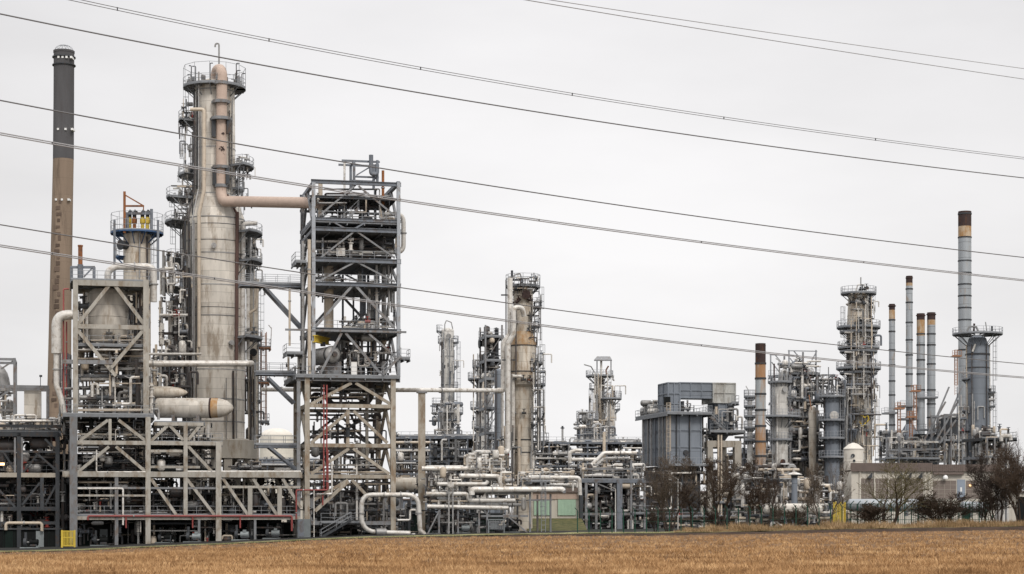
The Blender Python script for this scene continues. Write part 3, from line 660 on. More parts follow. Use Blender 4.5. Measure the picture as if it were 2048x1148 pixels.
pipe_thing('second thin red pipe beside the left post of the beige frame', on(F1, [(133, 640), (133, 826)], 2), .09, 'pipe_red', 8)
# small stack in portal on top
ss = thing('vent_stack', 'small rusty vent stack in a blue grey portal on the beige frame', 'vent stack', F1.q(161, 560, 4))
q = F1.q(161, 560, 4)
part(ss, 'lower_pipe', 'steel_blue', lambda m: m.cyl((q.x, q.y, q.z - .5), (q.x, q.y, P(0, 529, 238).z), .36)); part(ss, 'rusty_top', 'rust', lambda m: (m.cyl((q.x, q.y, P(0, 529, 238).z), (q.x, q.y, P(0, 491, 238).z), .28), m.cyl((q.x, q.y, P(0, 493, 238).z), (q.x, q.y, P(0, 490, 238).z), .33)))
for x in (143, 189): part(ss, 'portal_post', 'steel_blue', lambda m: m.bar(F1.q(x, 560, 4.6), F1.q(x, 525, 4.6), .35))
part(ss, 'portal_beam', 'steel_blue', lambda m: m.bar(F1.q(141, 525, 4.6), F1.q(191, 525, 4.6), .3)); part(ss, 'portal_brace', 'steel_blue', lambda m: m.bar(F1.q(168, 545, 4.6), F1.q(185, 527, 4.6), .18))
# ---- small tower behind the frame
T0 = Tower('process_tower', 'short beige tower with blue platforms and yellow valves behind the beige frame', 'tower', 274, 250, [(470, 27), (600, 27)], 'cladding_warm')
T0.plat(466, 229, 326, mat='deck_blue', h=1.4, tall=2.4); T0.plat(514, 232, 262, mat='deck_blue', h=1.8)
for x in (229, 316): part(T0.root, 'support_post', 'steel_blue', lambda m: m.bar(P(x, 440, 247), P(x, 560, 247), .28))
part(T0.root, 'header_frame', 'steel_blue', lambda m: (m.bar(P(254, 466, 249), P(254, 426, 249), .3), m.bar(P(303, 466, 249), P(303, 418, 249), .35), m.bar(P(252, 427, 249), P(305, 427, 249), .3)))
for i, x in enumerate((259, 269, 285, 295)):
    def f(m): m.cyl(P(x, 466, 249.4), P(x, 448, 249.4), .22); m.lathe(P(x, 448, 249.4), [(.22, 0), (.34, .1), (.36, .6), (.2, 1.0)], 10); 
    part(T0.root, 'relief_valve', 'yellow_paint' if i != 1 else 'rust', f)
    part(T0.root, 'vent_pipe', 'steel_dark', lambda m: m.tube([P(x, 434, 249.4), P(x, 426, 249.4), P(x + 4, 421, 249.4)], .26, 8))
T0.nozzle(258, 494, 8, 'steel_dark', 1.0); T0.ladder(306, 468, 560); T0.pipe([(285, 470), (285, 560)], 1.5, 'pipe_grey'); T0.pipe([(298, 475), (298, 560)], 2, 'pipe_dark')
T0.pipe([(262, 440), (262, 466)], 2, 'pipe_grey')
dv = thing('davit_crane', 'rusty red davit with a short arm on the short beige tower', 'davit', P(249, 466, 247))
for nm, p_, q_, r_ in (('mast', (249, 466), (249, 383), .3), ('arm', (249, 412), (288, 412), .22), ('stay', (250, 390), (286, 411), .16), ('hook_bar', (287, 412), (287, 420), .12)): part(dv, nm, 'rust', lambda m: m.bar(P(*p_, 247), P(*q_, 247), r_))
# ================================================================ lower beige pipe frame
F2 = Frame('steel_structure', 'long low beige frame of posts and diagonal braces under the main column', 'steel frame', 147, 233, 8)
for x, w_, y0, mt in ((147, 15, 834, 'steel_grey'), (296, 10, 834, fb), (437, 11, 884, fb)): F2.post(x, y0, None, w_, mt)
F2.post(371, 845, 1034, 8, fb); F2.post(220, 838, 884, 6, fb); F2.post(500, 975, 1034, 9, fb); F2.post(559, 975, 1034, 9, fb); F2.post(233, 952, 1090, 7, 'steel_grey')
F2.post(607, 952, None, 9, fb, ts=(8,)); F2.post(398, 1036, None, 5, 'steel_grey'); F2.post(510, 1036, None, 5, 'steel_grey')
F2.beam(150, 886, 445, 886, 8, fb); F2.beam(125, 949, 604, 949, 11, 'fireproofing', I=False); F2.beam(308, 848, 407, 848, 7, fb); F2.beam(147, 1036, 600, 1036, 7, fb); F2.beam(300, 934, 400, 934, 5, fb, ts=(0,)); F2.beam(300, 902, 365, 902, 5, fb, ts=(0,)); F2.beam(150, 976, 445, 976, 4, 'steel_grey'); F2.beam(445, 974, 600, 974, 5, fb)
F2.beam(155, 868, 300, 868, 4, fb, ts=(1.5,)); F2.beam(155, 991, 300, 991, 4, fb, ts=(0,))
for x0, y0, x1, y1 in ((160, 881, 216, 840), (237, 840, 292, 882), (156, 944, 218, 893), (232, 893, 292, 944), (301, 956, 353, 1030), (373, 957, 429, 1030), (446, 957, 496, 1030), (506, 957, 554, 1030), (565, 957, 602, 1016), (302, 882, 335, 851), (340, 851, 366, 880), (376, 880, 400, 851), (374, 890, 430, 950)): F2.brace(x0, y0, x1, y1, 6, fb)
for x in (147, 296, 437):
    for py in (886, 949, 1036):
        F2.side(x, py, 7, fb)
for x in (371, 500, 559): F2.side(x, 1036, 6, fb)
F2.deck(300, 445, 884, .3, 7.7, rails='f'); F2.deck(155, 600, 1030, .4, 7.8, th=.15, rails='f'); F2.deck(150, 604, 944, .6, 16, rails='', mat='steel_dark'); F2.deck(150, 300, 836, 7, 16, rails='', mat='steel_dark'); F2.deck(150, 604, 1034, 7.9, 16, rails='', mat='steel_dark', th=.15)  # the unrailed dark decks reaching far back are added to shade the bays
rnd0 = random.Random(3)
bays = [(156, 290, 838, 884, 'top left'), (156, 290, 890, 944, 'second left'), (302, 366, 852, 882, 'small top'), (302, 432, 892, 944, 'middle upper'), (152, 290, 956, 1030, 'bottom left'), (300, 366, 956, 1030, 'bottom second'), (374, 432, 956, 1030, 'bottom third'), (442, 496, 956, 1030, 'bottom fourth'), (504, 556, 956, 1030, 'bottom fifth'), (562, 604, 956, 1030, 'bottom right')]
for i, (x0, x1, y0, y1, nm) in enumerate(bays):
    n = int((x1 - x0) * (y1 - y0) / 95) + 12
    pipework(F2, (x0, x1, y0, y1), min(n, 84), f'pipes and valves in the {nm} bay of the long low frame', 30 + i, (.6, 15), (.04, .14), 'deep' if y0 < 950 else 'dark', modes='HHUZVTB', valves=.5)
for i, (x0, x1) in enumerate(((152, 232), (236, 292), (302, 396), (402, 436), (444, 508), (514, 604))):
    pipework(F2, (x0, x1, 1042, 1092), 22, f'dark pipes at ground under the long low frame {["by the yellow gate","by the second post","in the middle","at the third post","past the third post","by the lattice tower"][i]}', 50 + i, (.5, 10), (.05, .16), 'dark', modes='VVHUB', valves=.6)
pipe_thing('long red fire main running along the bottom of the low beige frame', on(F2, [(176, 1040), (176, 1032), (583, 1032), (583, 1062)], -.35), .13, 'pipe_red', 8)
pipe_thing('red riser joining the fire main near the lattice tower', on(F2, [(592, 1038), (592, 980), (655, 980), (655, 900)], -.35), .10, 'pipe_red', 8)
for i, x in enumerate((252, 480, 385)):
    pipe_thing(f'short red branch dropping from the fire main, {["left one under the second post","right one above a blue pump","middle one above a blue pump"][i]}', on(F2, [(x, 1034), (x, 1056)], -.3), .09, 'pipe_red', 8, flanges=False)
pipe_thing('white pipe run resting along the top of the long low frame', on(F2, [(372, 943), (602, 943)], 0), .13, 'pipe_white', 8)
pipe_thing('cream pipe bracket under the second bay of the low frame', on(F2, [(193, 900), (193, 944), (292, 944)], -.2), .09, 'pipe_white', 8)
pipe_thing('small cream pipe loop in the bottom left bay', on(F2, [(155, 977), (246, 977), (246, 1050)], -.2), .12, 'pipe_white', 8)
# pumps
def pump(px, pyb, S, t, label, mt='equipment_grey', sc_=1.0):
    c = S.q(px, pyb, t); c.z = gz(c.x, c.y); rt = thing('pump', label, 'pump', c, 'pumps on the ground under the frames'); s = sc_
    part(rt, 'base', 'equipment_grey', lambda m: m.box(c.x - 1.1 * s, c.x + 1.1 * s, c.y - .5, c.y + .5, c.z - .1, c.z + .1))
    part(rt, 'motor', mt, lambda m: (m.cyl(c + V(0, 0, .7 * s), c + V(1.0 * s, 0, .7 * s), .38 * s, n=14), m.box(c.x + .3 * s, c.x + .7 * s, c.y - .3, c.y + .1, c.z + 1.0 * s, c.z + 1.3 * s)))
    part(rt, 'casing', 'steel_dark', lambda m: (m.cyl(c + V(-.7 * s, 0, .7 * s), c + V(-.35 * s, 0, .7 * s), .5 * s, n=14), m.cyl(c + V(-.5 * s, 0, .9 * s), c + V(-.5 * s, 0, 1.9 * s), .16 * s)))
    part(rt, 'shaft', 'pipe_grey', lambda m: m.cyl(c + V(-.35 * s, 0, .7 * s), c + V(0, 0, .7 * s), .1 * s))
    part(rt, 'foot', 'steel_dark', lambda m: (m.box(c.x + .1 * s, c.x + .9 * s, c.y - .3, c.y + .3, c.z + .25, c.z + .45 * s)))
    return rt
pump(384, 1090, F2, -1, 'blue grey pump under the middle red branch pipe'); pump(480, 1085, F2, -1, 'blue grey pump under the right red branch pipe'); pump(200, 1098, F2, 1, 'dark pump on the ground behind the yellow gate', 'equipment_dark'); pump(330, 1092, F2, 2, 'dark pump between the second and third posts', 'equipment_dark'); pump(60, 1102, F2, -1, 'dark pump at the bottom of the far left frame', 'equipment_dark'); pump(545, 1085, F2, 1, 'grey pump nearest the lattice tower foot', 'equipment_grey')
# low shelters behind the frame
def shelter(px0, px1, pyt, S, t, label, mt='equipment_dark', dep=5, cat='cabin'):
    a = S.q(px0, pyt, t); b = S.q(px1, pyt, t); zt = (a.z + b.z) / 2; g0 = gz(a.x, a.y) - .3; rt = thing('equipment_cabin', label, cat, V(a.x, a.y, g0))
    w_ = (b - a); w_.z = 0
    def f(m): m.poly([V(a.x, a.y, g0), V(b.x, b.y, g0), V(b.x, b.y, g0) + S.d * dep, V(a.x, a.y, g0) + S.d * dep], (0, 0, zt - g0))
    part(rt, 'body', mt, f)
    def g(m):
        n = max(2, int(w_.length / 1.2))
        for i in range(n + 1): c = V(a.x, a.y, g0) + w_ * (i / n) - S.d * .04; m.bar(c, c + V(0, 0, zt - g0), .08)
    part(rt, 'cladding_rib', 'green_dark', g)
    part(rt, 'roof', 'steel_dark', lambda m: m.poly([V(a.x, a.y, zt) - S.d * .3 - S.a * .3, V(b.x, b.y, zt) - S.d * .3 + S.a * .3, V(b.x, b.y, zt) + S.d * (dep + .3) + S.a * .3, V(a.x, a.y, zt) + S.d * (dep + .3) - S.a * .3], (0, 0, .18)))
    for kx in (.25, .7):
        c = V(a.x, a.y, g0 + .3) + w_ * kx - S.d * .06; part(rt, 'door', 'equipment_grey' if kx > .5 else 'green_dark', lambda m: m.bar(c + V(0, 0, 0), c + V(0, 0, 2.1), .95, .06, S.d))
    return rt
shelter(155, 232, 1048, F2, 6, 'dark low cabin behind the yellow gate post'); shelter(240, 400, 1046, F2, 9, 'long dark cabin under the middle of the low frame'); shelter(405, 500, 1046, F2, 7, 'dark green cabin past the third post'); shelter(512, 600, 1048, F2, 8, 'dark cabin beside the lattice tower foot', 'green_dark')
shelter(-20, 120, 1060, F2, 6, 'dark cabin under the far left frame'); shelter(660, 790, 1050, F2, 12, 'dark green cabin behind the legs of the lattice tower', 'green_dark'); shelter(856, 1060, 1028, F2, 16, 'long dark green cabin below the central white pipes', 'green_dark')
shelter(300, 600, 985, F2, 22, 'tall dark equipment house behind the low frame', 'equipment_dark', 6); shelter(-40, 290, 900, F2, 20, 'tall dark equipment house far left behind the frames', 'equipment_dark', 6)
# ================================================================ far left dark frame
F0 = Frame('dark_frame', 'dark two storey frame with pipes at the far left edge', 'steel frame', -60, 236, 9, rootpx=40)
sd_ = 'steel_dark'
for x in (-30, 38, 115): F0.post(x, 866, None, 8, sd_)
F0.post(30, 875, 945, 4, 'steel_grey', ts=(0,)); F0.post(44, 875, 945, 4, 'steel_grey', ts=(0,)); F0.post(84, 952, 1020, 7, 'steel_dark', ts=(0,))
for py, w_ in ((868, 10), (903, 4), (950, 9), (1018, 7), (1046, 6)): F0.beam(-60, py, 118, py, w_, sd_ if py != 950 else 'fireproofing_warm')
F0.beam(-60, 852, 122, 852, 6, 'steel_dark')
for x0, y0, x1, y1 in ((8, 905, 32, 945), (46, 945, 78, 905), (46, 880, 30, 905), (90, 878, 112, 900), (72, 905, 112, 940), (-20, 960, 30, 1014), (44, 1010, 80, 965), (90, 1010, 112, 970)): F0.brace(x0, y0, x1, y1, 4, sd_)
F0.deck(-60, 122, 862, th=.3, rails='f', railmat='steel_dark'); F0.deck(-60, 118, 948, rails='f', railmat='steel_dark'); F0.deck(-60, 118, 1016, rails='f', railmat='steel_dark')
for i, (x0, x1, y0, y1, p_) in enumerate(((-40, 36, 872, 944, 'dark'), (40, 112, 872, 944, 'dark'), (-40, 36, 956, 1014, 'dark'), (40, 112, 956, 1014, 'dark'), (-30, 30, 1022, 1100, 'dark'), (34, 120, 1022, 1100, 'dark'), (0, 110, 835, 862, 'mix'), (114, 145, 832, 950, 'dark'), (114, 146, 950, 1095, 'dark'))):
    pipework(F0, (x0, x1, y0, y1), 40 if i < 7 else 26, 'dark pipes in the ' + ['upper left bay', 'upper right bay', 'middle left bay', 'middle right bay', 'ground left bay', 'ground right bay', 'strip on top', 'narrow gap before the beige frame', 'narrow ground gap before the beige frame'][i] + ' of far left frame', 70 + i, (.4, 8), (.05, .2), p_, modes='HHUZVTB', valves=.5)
for i, (x, y, rx, L) in enumerate(((46, 912, 13, 24), (62, 935, 12, 30), (10, 890, 14, 60), (80, 885, 12, 36))):
    c = F0.q(x, y, 1.5); rr = rx * .0611
    rt = thing('drum_vessel', ['round ended drum', 'small horizontal drum', 'long dark drum', 'wide dark drum'][i] + ' inside the far left frame, ' + ['centre', 'centre low', 'upper left', 'upper right'][i], 'vessel', c); d = F0.d if i == 0 else F0.a
    part(rt, 'shell', ['pipe_grey', 'pipe_grey', 'pipe_dark', 'pipe_dark'][i], lambda m: m.lathe(c - d * (L * .03), [(.1, -.3), (rr * .8, -.1), (rr, .1), (rr, L * .06), (rr * .8, L * .06 + .25), (.1, L * .06 + .4)], 20, axis=d)); part(rt, 'saddle', 'steel_dark', lambda m: m.bar(c - V(0, 0, rr * 1.5), c - V(0, 0, rr * .7), .5))
pipe_thing('pale horizontal pipe at the foot of the far left frame', on(F0, [(12, 1060), (12, 1046), (84, 1046), (84, 1062)], -.4), .2, 'pipe_beige', 10)
pipe_thing('pale pipe on short legs on top of the far left frame', on(F0, [(0, 842), (92, 842)], -.4), .15, 'pipe_white', 10)
pipe_thing('stub of pale pipe with an elbow on the far left frame', on(F0, [(28, 852), (28, 830), (72, 830), (72, 842)], .6), .14, 'pipe_white', 10)
# boxes on top: upper frame, white drum cover, elbow duct
F00 = Frame('upper_frame', 'light grey open frame on top of the far left frame', 'steel frame', -60, 238, 6, rootpx=20)
for x in (29, 95): F00.post(x, 716 if x == 29 else 775, 860, 5, 'steel_grey', ts=(0, 6))
F00.post(96, 775, 860, 4, 'steel_grey', ts=(3,)); F00.beam(-60, 718, 31, 718, 5, 'steel_grey'); F00.beam(-60, 773, 98, 773, 6, 'steel_grey'); F00.beam(-60, 820, 30, 820, 4, 'steel_grey'); F00.brace(2, 738, 26, 722, 3, 'steel_grey', ts=(0,)); F00.brace(-10, 800, 24, 778, 4, 'steel_grey'); F00.side(29, 718, 4); F00.side(95, 775, 4)
c = F00.q(66, 810, 3); rt = thing('duct_box', 'square silvery clad duct under the beam at far left', 'duct', c)
part(rt, 'body', 'cladding', lambda m: m.poly([F00.q(48, 836, .5), F00.q(82, 836, .5), F00.q(82, 836, 4), F00.q(48, 836, 4)], (0, 0, 3.5))); part(rt, 'outlet', 'pipe_grey', lambda m: m.cyl(c - V(0, 0, 2.5), c - V(0, 0, 1.2), .6))
pipe_thing('fat grey elbow duct in the upper left corner frame', on(F00, [(-50, 735), (-2, 735), (6, 780)], 3), .95, 'pipe_grey', 16, bend=2.2)
pipework(F00, (-30, 28, 780, 858), 26, 'small pipes behind the light grey frame at far left', 81, (.5, 5), (.05, .15), 'mix')
rt = thing('lamp_pole', 'thin lamp pole beside the big chimney', 'lamp', P(81, 773, 238)); part(rt, 'pole', 'steel_dark', lambda m: m.bar(P(81, 773, 238), P(81, 752, 238), .08)); part(rt, 'head', 'steel_dark', lambda m: m.bar(P(79, 752, 238), P(84, 752, 238), .25))
lamp(4, 931, F0, -.3, 'small warm lit lamp at the very left edge', True, .7)
# yellow gate
a = F2.q(124, 1060, -2); b = F2.q(149, 1060, -2); g0 = gz(a.x, a.y); rt = thing('yellow_gate', 'bright yellow slatted safety gate at the foot of the left post', 'gate', (a.x, a.y, g0))
for q in (a, b): part(rt, 'gate_post', 'yellow_paint', lambda m: m.bar(V(q.x, q.y, g0 - .2), V(q.x, q.y, a.z), .22))
part(rt, 'slat_panel', 'yellow_paint', lambda m: ([m.bar(V(a.x, a.y, z_), V(b.x, b.y, z_), .06, .12) for z_ in (g0 + .2, g0 + 1.2, a.z - .12)], [m.bar(V(a.x, a.y, g0 + .2).lerp(V(b.x, b.y, g0 + .2), i / 9), V(a.x, a.y, a.z - .1).lerp(V(b.x, b.y, a.z - .1), i / 9), .1, .03, (0, 1, 0)) for i in range(1, 9)]))
# ================================================================ main column
YM = 262
MC = Tower('distillation_column', 'huge pale clad column, widest and tallest vessel, with a pink overhead pipe', 'column', 429, YM,
           [(178, 40), (385, 42), (392, 43), (440, 60), (470, 61), (745, 62), (760, 60), (880, 60)], 'cladding', base=False, n=64, ridge=0)
MC.plat(176, 367, 482, tall=2.7); MC.plat(243, 358, 430); MC.plat(352, 358, 430); MC.plat(397, 334, 430); MC.plat(447, 331, 470)
MC.plat(521, 334, 470); MC.plat(578, 322, 470); MC.plat(688, 328, 470); MC.plat(768, 328, 470); MC.plat(333, 410, 507); MC.plat(466, 380, 524, rin=3.9); MC.plat(523, 380, 524, rin=3.9); MC.plat(676, 380, 524, rin=3.9); MC.plat(378, 420, 488)
for py in (185, 300, 392, 441, 512, 575, 636, 742, 800, 845): MC.ring(py, 2.2, 'pipe_grey', .05)
for py in (455, 487, 620): MC.ring(py, 1.3, 'steel_dark', .03)
r_ = 70 * MC.k
part(MC.root, 'skirt', 'concrete', lambda m: m.lathe((MC.x + .75, MC.y, 0), [(r_ * 1.06, MC.z(918)), (r_ * 1.06, MC.z(884)), (r_ * 1.06, MC.z(882)), (r_ * .85, MC.z(880)), (r_ * .8, MC.z(878))], 48))
for i in range(8):
    t = R(22 + 45 * i); c = V(MC.x + .75 + r_ * .9 * math.cos(t), MC.y + r_ * .9 * math.sin(t), 0)
    part(MC.root, 'leg', 'concrete', lambda m: m.bar((c.x, c.y, MC.zg - .3), (c.x, c.y, MC.z(917)), 1.1))
# pipe bundle at the left, risers at the right
for i, (x, y0, y1, r0, mt) in enumerate(((376, 440, 800, 1.8, 'pipe_dark'), (381, 395, 905, 1.3, 'pipe_grey'), (386, 230, 905, 1.6, 'pipe_dark'), (392, 460, 905, 1.5, 'pipe_grey'), (396, 180, 760, 1.4, 'pipe_grey'), (400, 180, 380, 1.1, 'steel_dark'), (371, 575, 760, 2.6, 'pipe_grey'), (366, 640, 760, 3, 'pipe_white'), (368, 480, 575, 2, 'pipe_grey'), (391, 185, 330, 1, 'steel_dark'), (480, 430, 735, 3.6, 'pipe_brown'), (497, 575, 720, 3.5, 'pipe_white'), (503, 480, 565, 2.3, 'pipe_grey'), (508, 500, 690, 1.4, 'pipe_grey'), (462, 760, 905, 1, 'pipe_grey'), (474, 745, 915, 2.2, 'pipe_dark'), (468, 200, 390, 1.3, 'pipe_grey'), (479, 745, 900, 1, 'pipe_grey'), (363, 450, 640, 1.2, 'pipe_dark'), (373, 470, 870, 2.2, 'pipe_dark'), (378.5, 450, 890, 1.6, 'steel_dark'), (384, 560, 905, 2.0, 'steel_dark'), (388.5, 452, 905, 1.2, 'steel_dark'), (394, 500, 905, 1.1, 'pipe_dark'), (399, 450, 830, 1.6, 'pipe_grey'), (370, 690, 880, 2.4, 'pipe_dark'), (404, 600, 905, .9, 'steel_dark'))):
    pts = [(x, y0), (x, y1)]
    if x < 400 and y0 < 380 and y1 > 440: pts = [(x + 9, y0), (x + 9, 385), (x, 445), (x, y1)]
    MC.pipe(pts, r0, mt, off=.5 if i % 2 else .9)
MC.pipe([(392, 233), (419, 233), (419, 392), (409, 438), (409, 700)], 3.6, 'pipe_beige', off=.6, n=12)
MC.pipe([(406, 690), (406, 720)], 2.2, 'pipe_beige', off=.6)
MC.pipe([(488, 730), (490, 452), (518, 450)], 4.6, 'pipe_white', off=.5, n=12)
MC.pipe([(497, 640), (499, 628), (514, 618), (517, 560)], 3, 'pipe_beige', off=.5)
MC.pipe([(372, 450), (365, 470), (365, 520)], 2, 'pipe_grey'); MC.pipe([(460, 395), (482, 440)], 2.4, 'pipe_brown', off=.4)
for x, y0, y1 in ((378, 180, 243), (371, 243, 350), (366, 352, 397), (350, 397, 447), (352, 447, 521), (350, 521, 577), (353, 578, 688), (353, 688, 767), (484, 340, 466), (500, 466, 523), (505, 523, 565)): MC.ladder(x, y0, y1)
for x, y in ((385, 208), (388, 300), (437, 500), (396, 560), (390, 655), (392, 735), (466, 690)): MC.nozzle(x, y, 4, 'pipe_grey', .6)
rnd = random.Random(77)
for i in range(26):
    y = rnd.choice((236, 345, 390, 440, 515, 570, 680, 760)) + rnd.uniform(-6, 4); x = rnd.uniform(352, 376) if y > 400 else rnd.uniform(366, 388)
    c = MC.front(x, y, .7); mt = rnd.choice(('pipe_grey', 'pipe_white', 'steel_dark'))
    part(MC.root, 'valve', mt, lambda m: valve_mesh(m, c, (rnd.uniform(-1, 1), .2, rnd.choice((0, 1))), rnd.uniform(.12, .2)))
for i in range(30):
    y = rnd.uniform(590, 800); x = rnd.uniform(352, 384); w_ = rnd.uniform(8, 24); h_ = rnd.uniform(8, 40)
    MC.pipe([(x, y), (x - w_ * .5, y), (x - w_ * .5, y + h_), (x + 3, y + h_)], rnd.uniform(.8, 1.6), rnd.choice(('pipe_grey', 'pipe_dark', 'pipe_white')), off=.7)
for i in range(12):
    y = rnd.choice((325, 460, 518, 670)) + rnd.uniform(-5, 4); c = MC.front(rnd.uniform(484, 512) if y > 400 else rnd.uniform(478, 496), y, .6)
    part(MC.root, 'valve', rnd.choice(('pipe_grey', 'steel_dark')), lambda m: valve_mesh(m, c, (1, .1, 0), .16))
GM = Grid(330, 256)
for i, (x0, x1, y0, y1, n, nm, pl, md, t) in enumerate(((318, 374, 590, 690, 56, 'upper run beside the left flank', 'mix', 'VVUZH', (-2, 4)), (304, 380, 690, 790, 84, 'crowded middle run beside the left flank', 'dark', 'HUZVTB', (-4, 3)), (308, 372, 500, 590, 30, 'high run beside the left flank', 'mix', 'VVUZ', (-1, 3)), (496, 524, 450, 560, 20, 'slim run beside the right flank', 'mix', 'VVU', (8, 10)), (496, 522, 700, 900, 30, 'low run beside the right flank', 'dark', 'VVUZ', (8, 11)), (306, 425, 850, 945, 60, 'wide tangle before the foot', 'deep', 'HUZVTB', (-5, 1)), (450, 520, 925, 945, 20, 'small heap under the skirt', 'dark', 'HUZB', (-5, 2)), (230, 318, 735, 770, 30, 'knot under the low cream pipe', 'pale', 'VUZ', (-10, -6)))):
    pipework(GM, (x0, x1, y0, y1), n, f'pipes and valves, {nm} of the main column', 300 + i, t, (.05, .18), pl, modes=md, valves=.5)
for i, (x0, x1, y0, y1, n, nm, pl, md, t) in enumerate(((360, 396, 186, 240, 22, 'thin steelwork under the top platform', 'dark', 'VVHU', (3, 6)), (362, 398, 250, 345, 26, 'thin risers on the upper left flank', 'grey', 'VVVU', (3, 6)), (344, 396, 358, 440, 34, 'fittings on the left shoulder', 'dark', 'VUHZ', (2, 6)), (464, 502, 300, 390, 34, 'fittings on the right shoulder', 'dark', 'VUHZ', (3, 6)), (486, 522, 440, 560, 26, 'thin risers on the right flank', 'grey', 'VVUH', (4, 8)))):
    pipework(GM, (x0, x1, y0, y1), n, f'{nm} of the main column', 320 + i, t, (.035, .10), pl, modes=md, valves=.6)
for i, (x, r0) in enumerate(((392, 1.4), (396, 1.1), (400, 1.6), (404, 1.0), (408, 1.2), (463, 1.2), (467, 1.5))): MC.pipe([(x, 182 + 9 * i), (x, 384)], r0, ('steel_dark', 'pipe_grey', 'pipe_dark')[i % 3], off=.4)
GT = Grid(1020, 262)
for i in range(34):
    t = random.Random(i).uniform(0, 6.28); rr_ = random.Random(i + 50).uniform(3.0, 4.1); z = MC.z(176); x, y = MC.x + rr_ * math.cos(t), MC.y + rr_ * math.sin(t); h = random.Random(i + 90).uniform(.8, 3.0)
    part(MC.root, 'standpipe' if i % 3 else 'cabinet', ('steel_grey', 'pipe_grey', 'steel_dark')[i % 3], (lambda m: m.tube([(x, y, z), (x, y, z + h), (x + .5 * math.sin(i), y, z + h)], .07, 6)) if i % 3 else (lambda m: m.box(x - .3, x + .3, y - .2, y + .2, z + .3, z + .3 + h * .4)))
# overhead pipe
yo = YM - 3.6
pk = thing('overhead_pipe', 'fat pink pipe leaving the top of the main column and bending towards the lattice tower', 'pipe', P(441, 400, yo))
part(pk, 'riser', 'pipe_pink', lambda m: m.tube([P(432, 172, YM - 1), P(432, 140, YM - 1.5), P(444, 138, yo), P(442, 385, yo), P(446, 403, yo - .5), P(475, 403, yo - 1), P(640, 406, 245)], 10.6 * YM / FPX, 18, bend=1.7))
for py, w_ in ((204, 17), (238, 20), (335, 17), (372, 13), (166, 14)):
    part(pk, 'guide_collar', 'steel_grey', lambda m: (m.cyl(P(442, py - 3, yo), P(442, py + 3, yo), w_ * YM / FPX, n=20), m.bar(P(442 - w_, py, yo + .2), P(442 - w_, py, yo + 1.6), .3), m.bar(P(442 + w_, py, yo + .2), P(442 + w_, py, yo + 1.6), .3)))
for x0, y0, y1 in ((427, 238, 275), (457, 238, 268), (429, 335, 370), (455, 335, 368)): part(pk, 'spring_hanger', 'steel_dark', lambda m: m.bar(P(x0, y0, yo - .3), P(x0, y1, yo - .3), .5))
for px in (468, 612): part(pk, 'band', 'pipe_grey', lambda m: m.cyl(P(px - 4, 403, 260 - (px - 440) * .07), P(px + 4, 403, 260 - (px - 440) * .07), 12.6 * YM / FPX, n=18))
rnd = random.Random(5)
for i in range(15):
    x = rnd.uniform(490, 600) if i < 9 else rnd.uniform(434, 448); y = rnd.uniform(396, 404) if i < 9 else rnd.uniform(262, 300); yy = (260.5 - (x - 440) * .075 if i < 9 else yo) - 11.6 * YM / FPX
    part(pk, 'torn_patch', 'rust_dark', lambda m: m.poly([P(x, y, yy) + V(rr_ * math.cos(a_), 0, rr_ * .8 * math.sin(a_)) for a_, rr_ in [(j * 1.05, rnd.uniform(.07, .26)) for j in range(6)]], (0, .35, 0)))
vt = thing('goose_neck_vent', 'thin goose neck vent pipe on the very top of the main column', 'vent pipe', P(438, 145, YM)); part(vt, 'pipe', 'pipe_grey', lambda m: m.tube([P(438, 150, YM), P(438, 87, YM), P(431, 87, YM), P(430, 94, YM)], .12, 8, bend=.3)); part(vt, 'base_flange', 'steel_dark', lambda m: m.cyl(P(438, 152, YM), P(438, 132, YM), .26))
# slim vessel behind on the right
T1 = Tower('slim_vessel', 'slim beige vessel standing close behind the right side of the main column', 'vessel', 507, 268, [(560, 9), (700, 11), (960, 11)], 'cladding_warm')
for y in (575, 690, 800, 868): T1.plat(y, 494, 523)
T1.ladder(520, 560, 868); T1.nozzle(508, 706, 6, 'steel_dark', .4); T1.pipe([(512, 720), (512, 960)], 1.6, 'pipe_grey')
# orange ladder tower
O = Frame('ladder_tower', 'narrow orange ladder tower between the main column and the lattice tower', 'ladder tower', 522, 268, 1.6)
for x in (523, 533): O.post(x, 664, 850, 1.6, 'orange_paint')
for y in range(672, 850, 13): O.beam(523, y, 533, y, 1, 'orange_paint', ts=(0,))
O.deck(515, 541, 694, -.3, 2, rails='fr', mat='orange_paint'); O.deck(515, 538, 843, -.3, 2, rails='fr'); O.deck(515, 538, 764, -.3, 2, rails='fr', mat='orange_paint')
part(O.root, 'lamp_arm', 'pipe_white', lambda m: (m.bar(O.q(541, 700, 0), O.q(543, 655, 0), .1), m.bar(O.q(543, 657, 0), O.q(537, 650, 0), .12)))
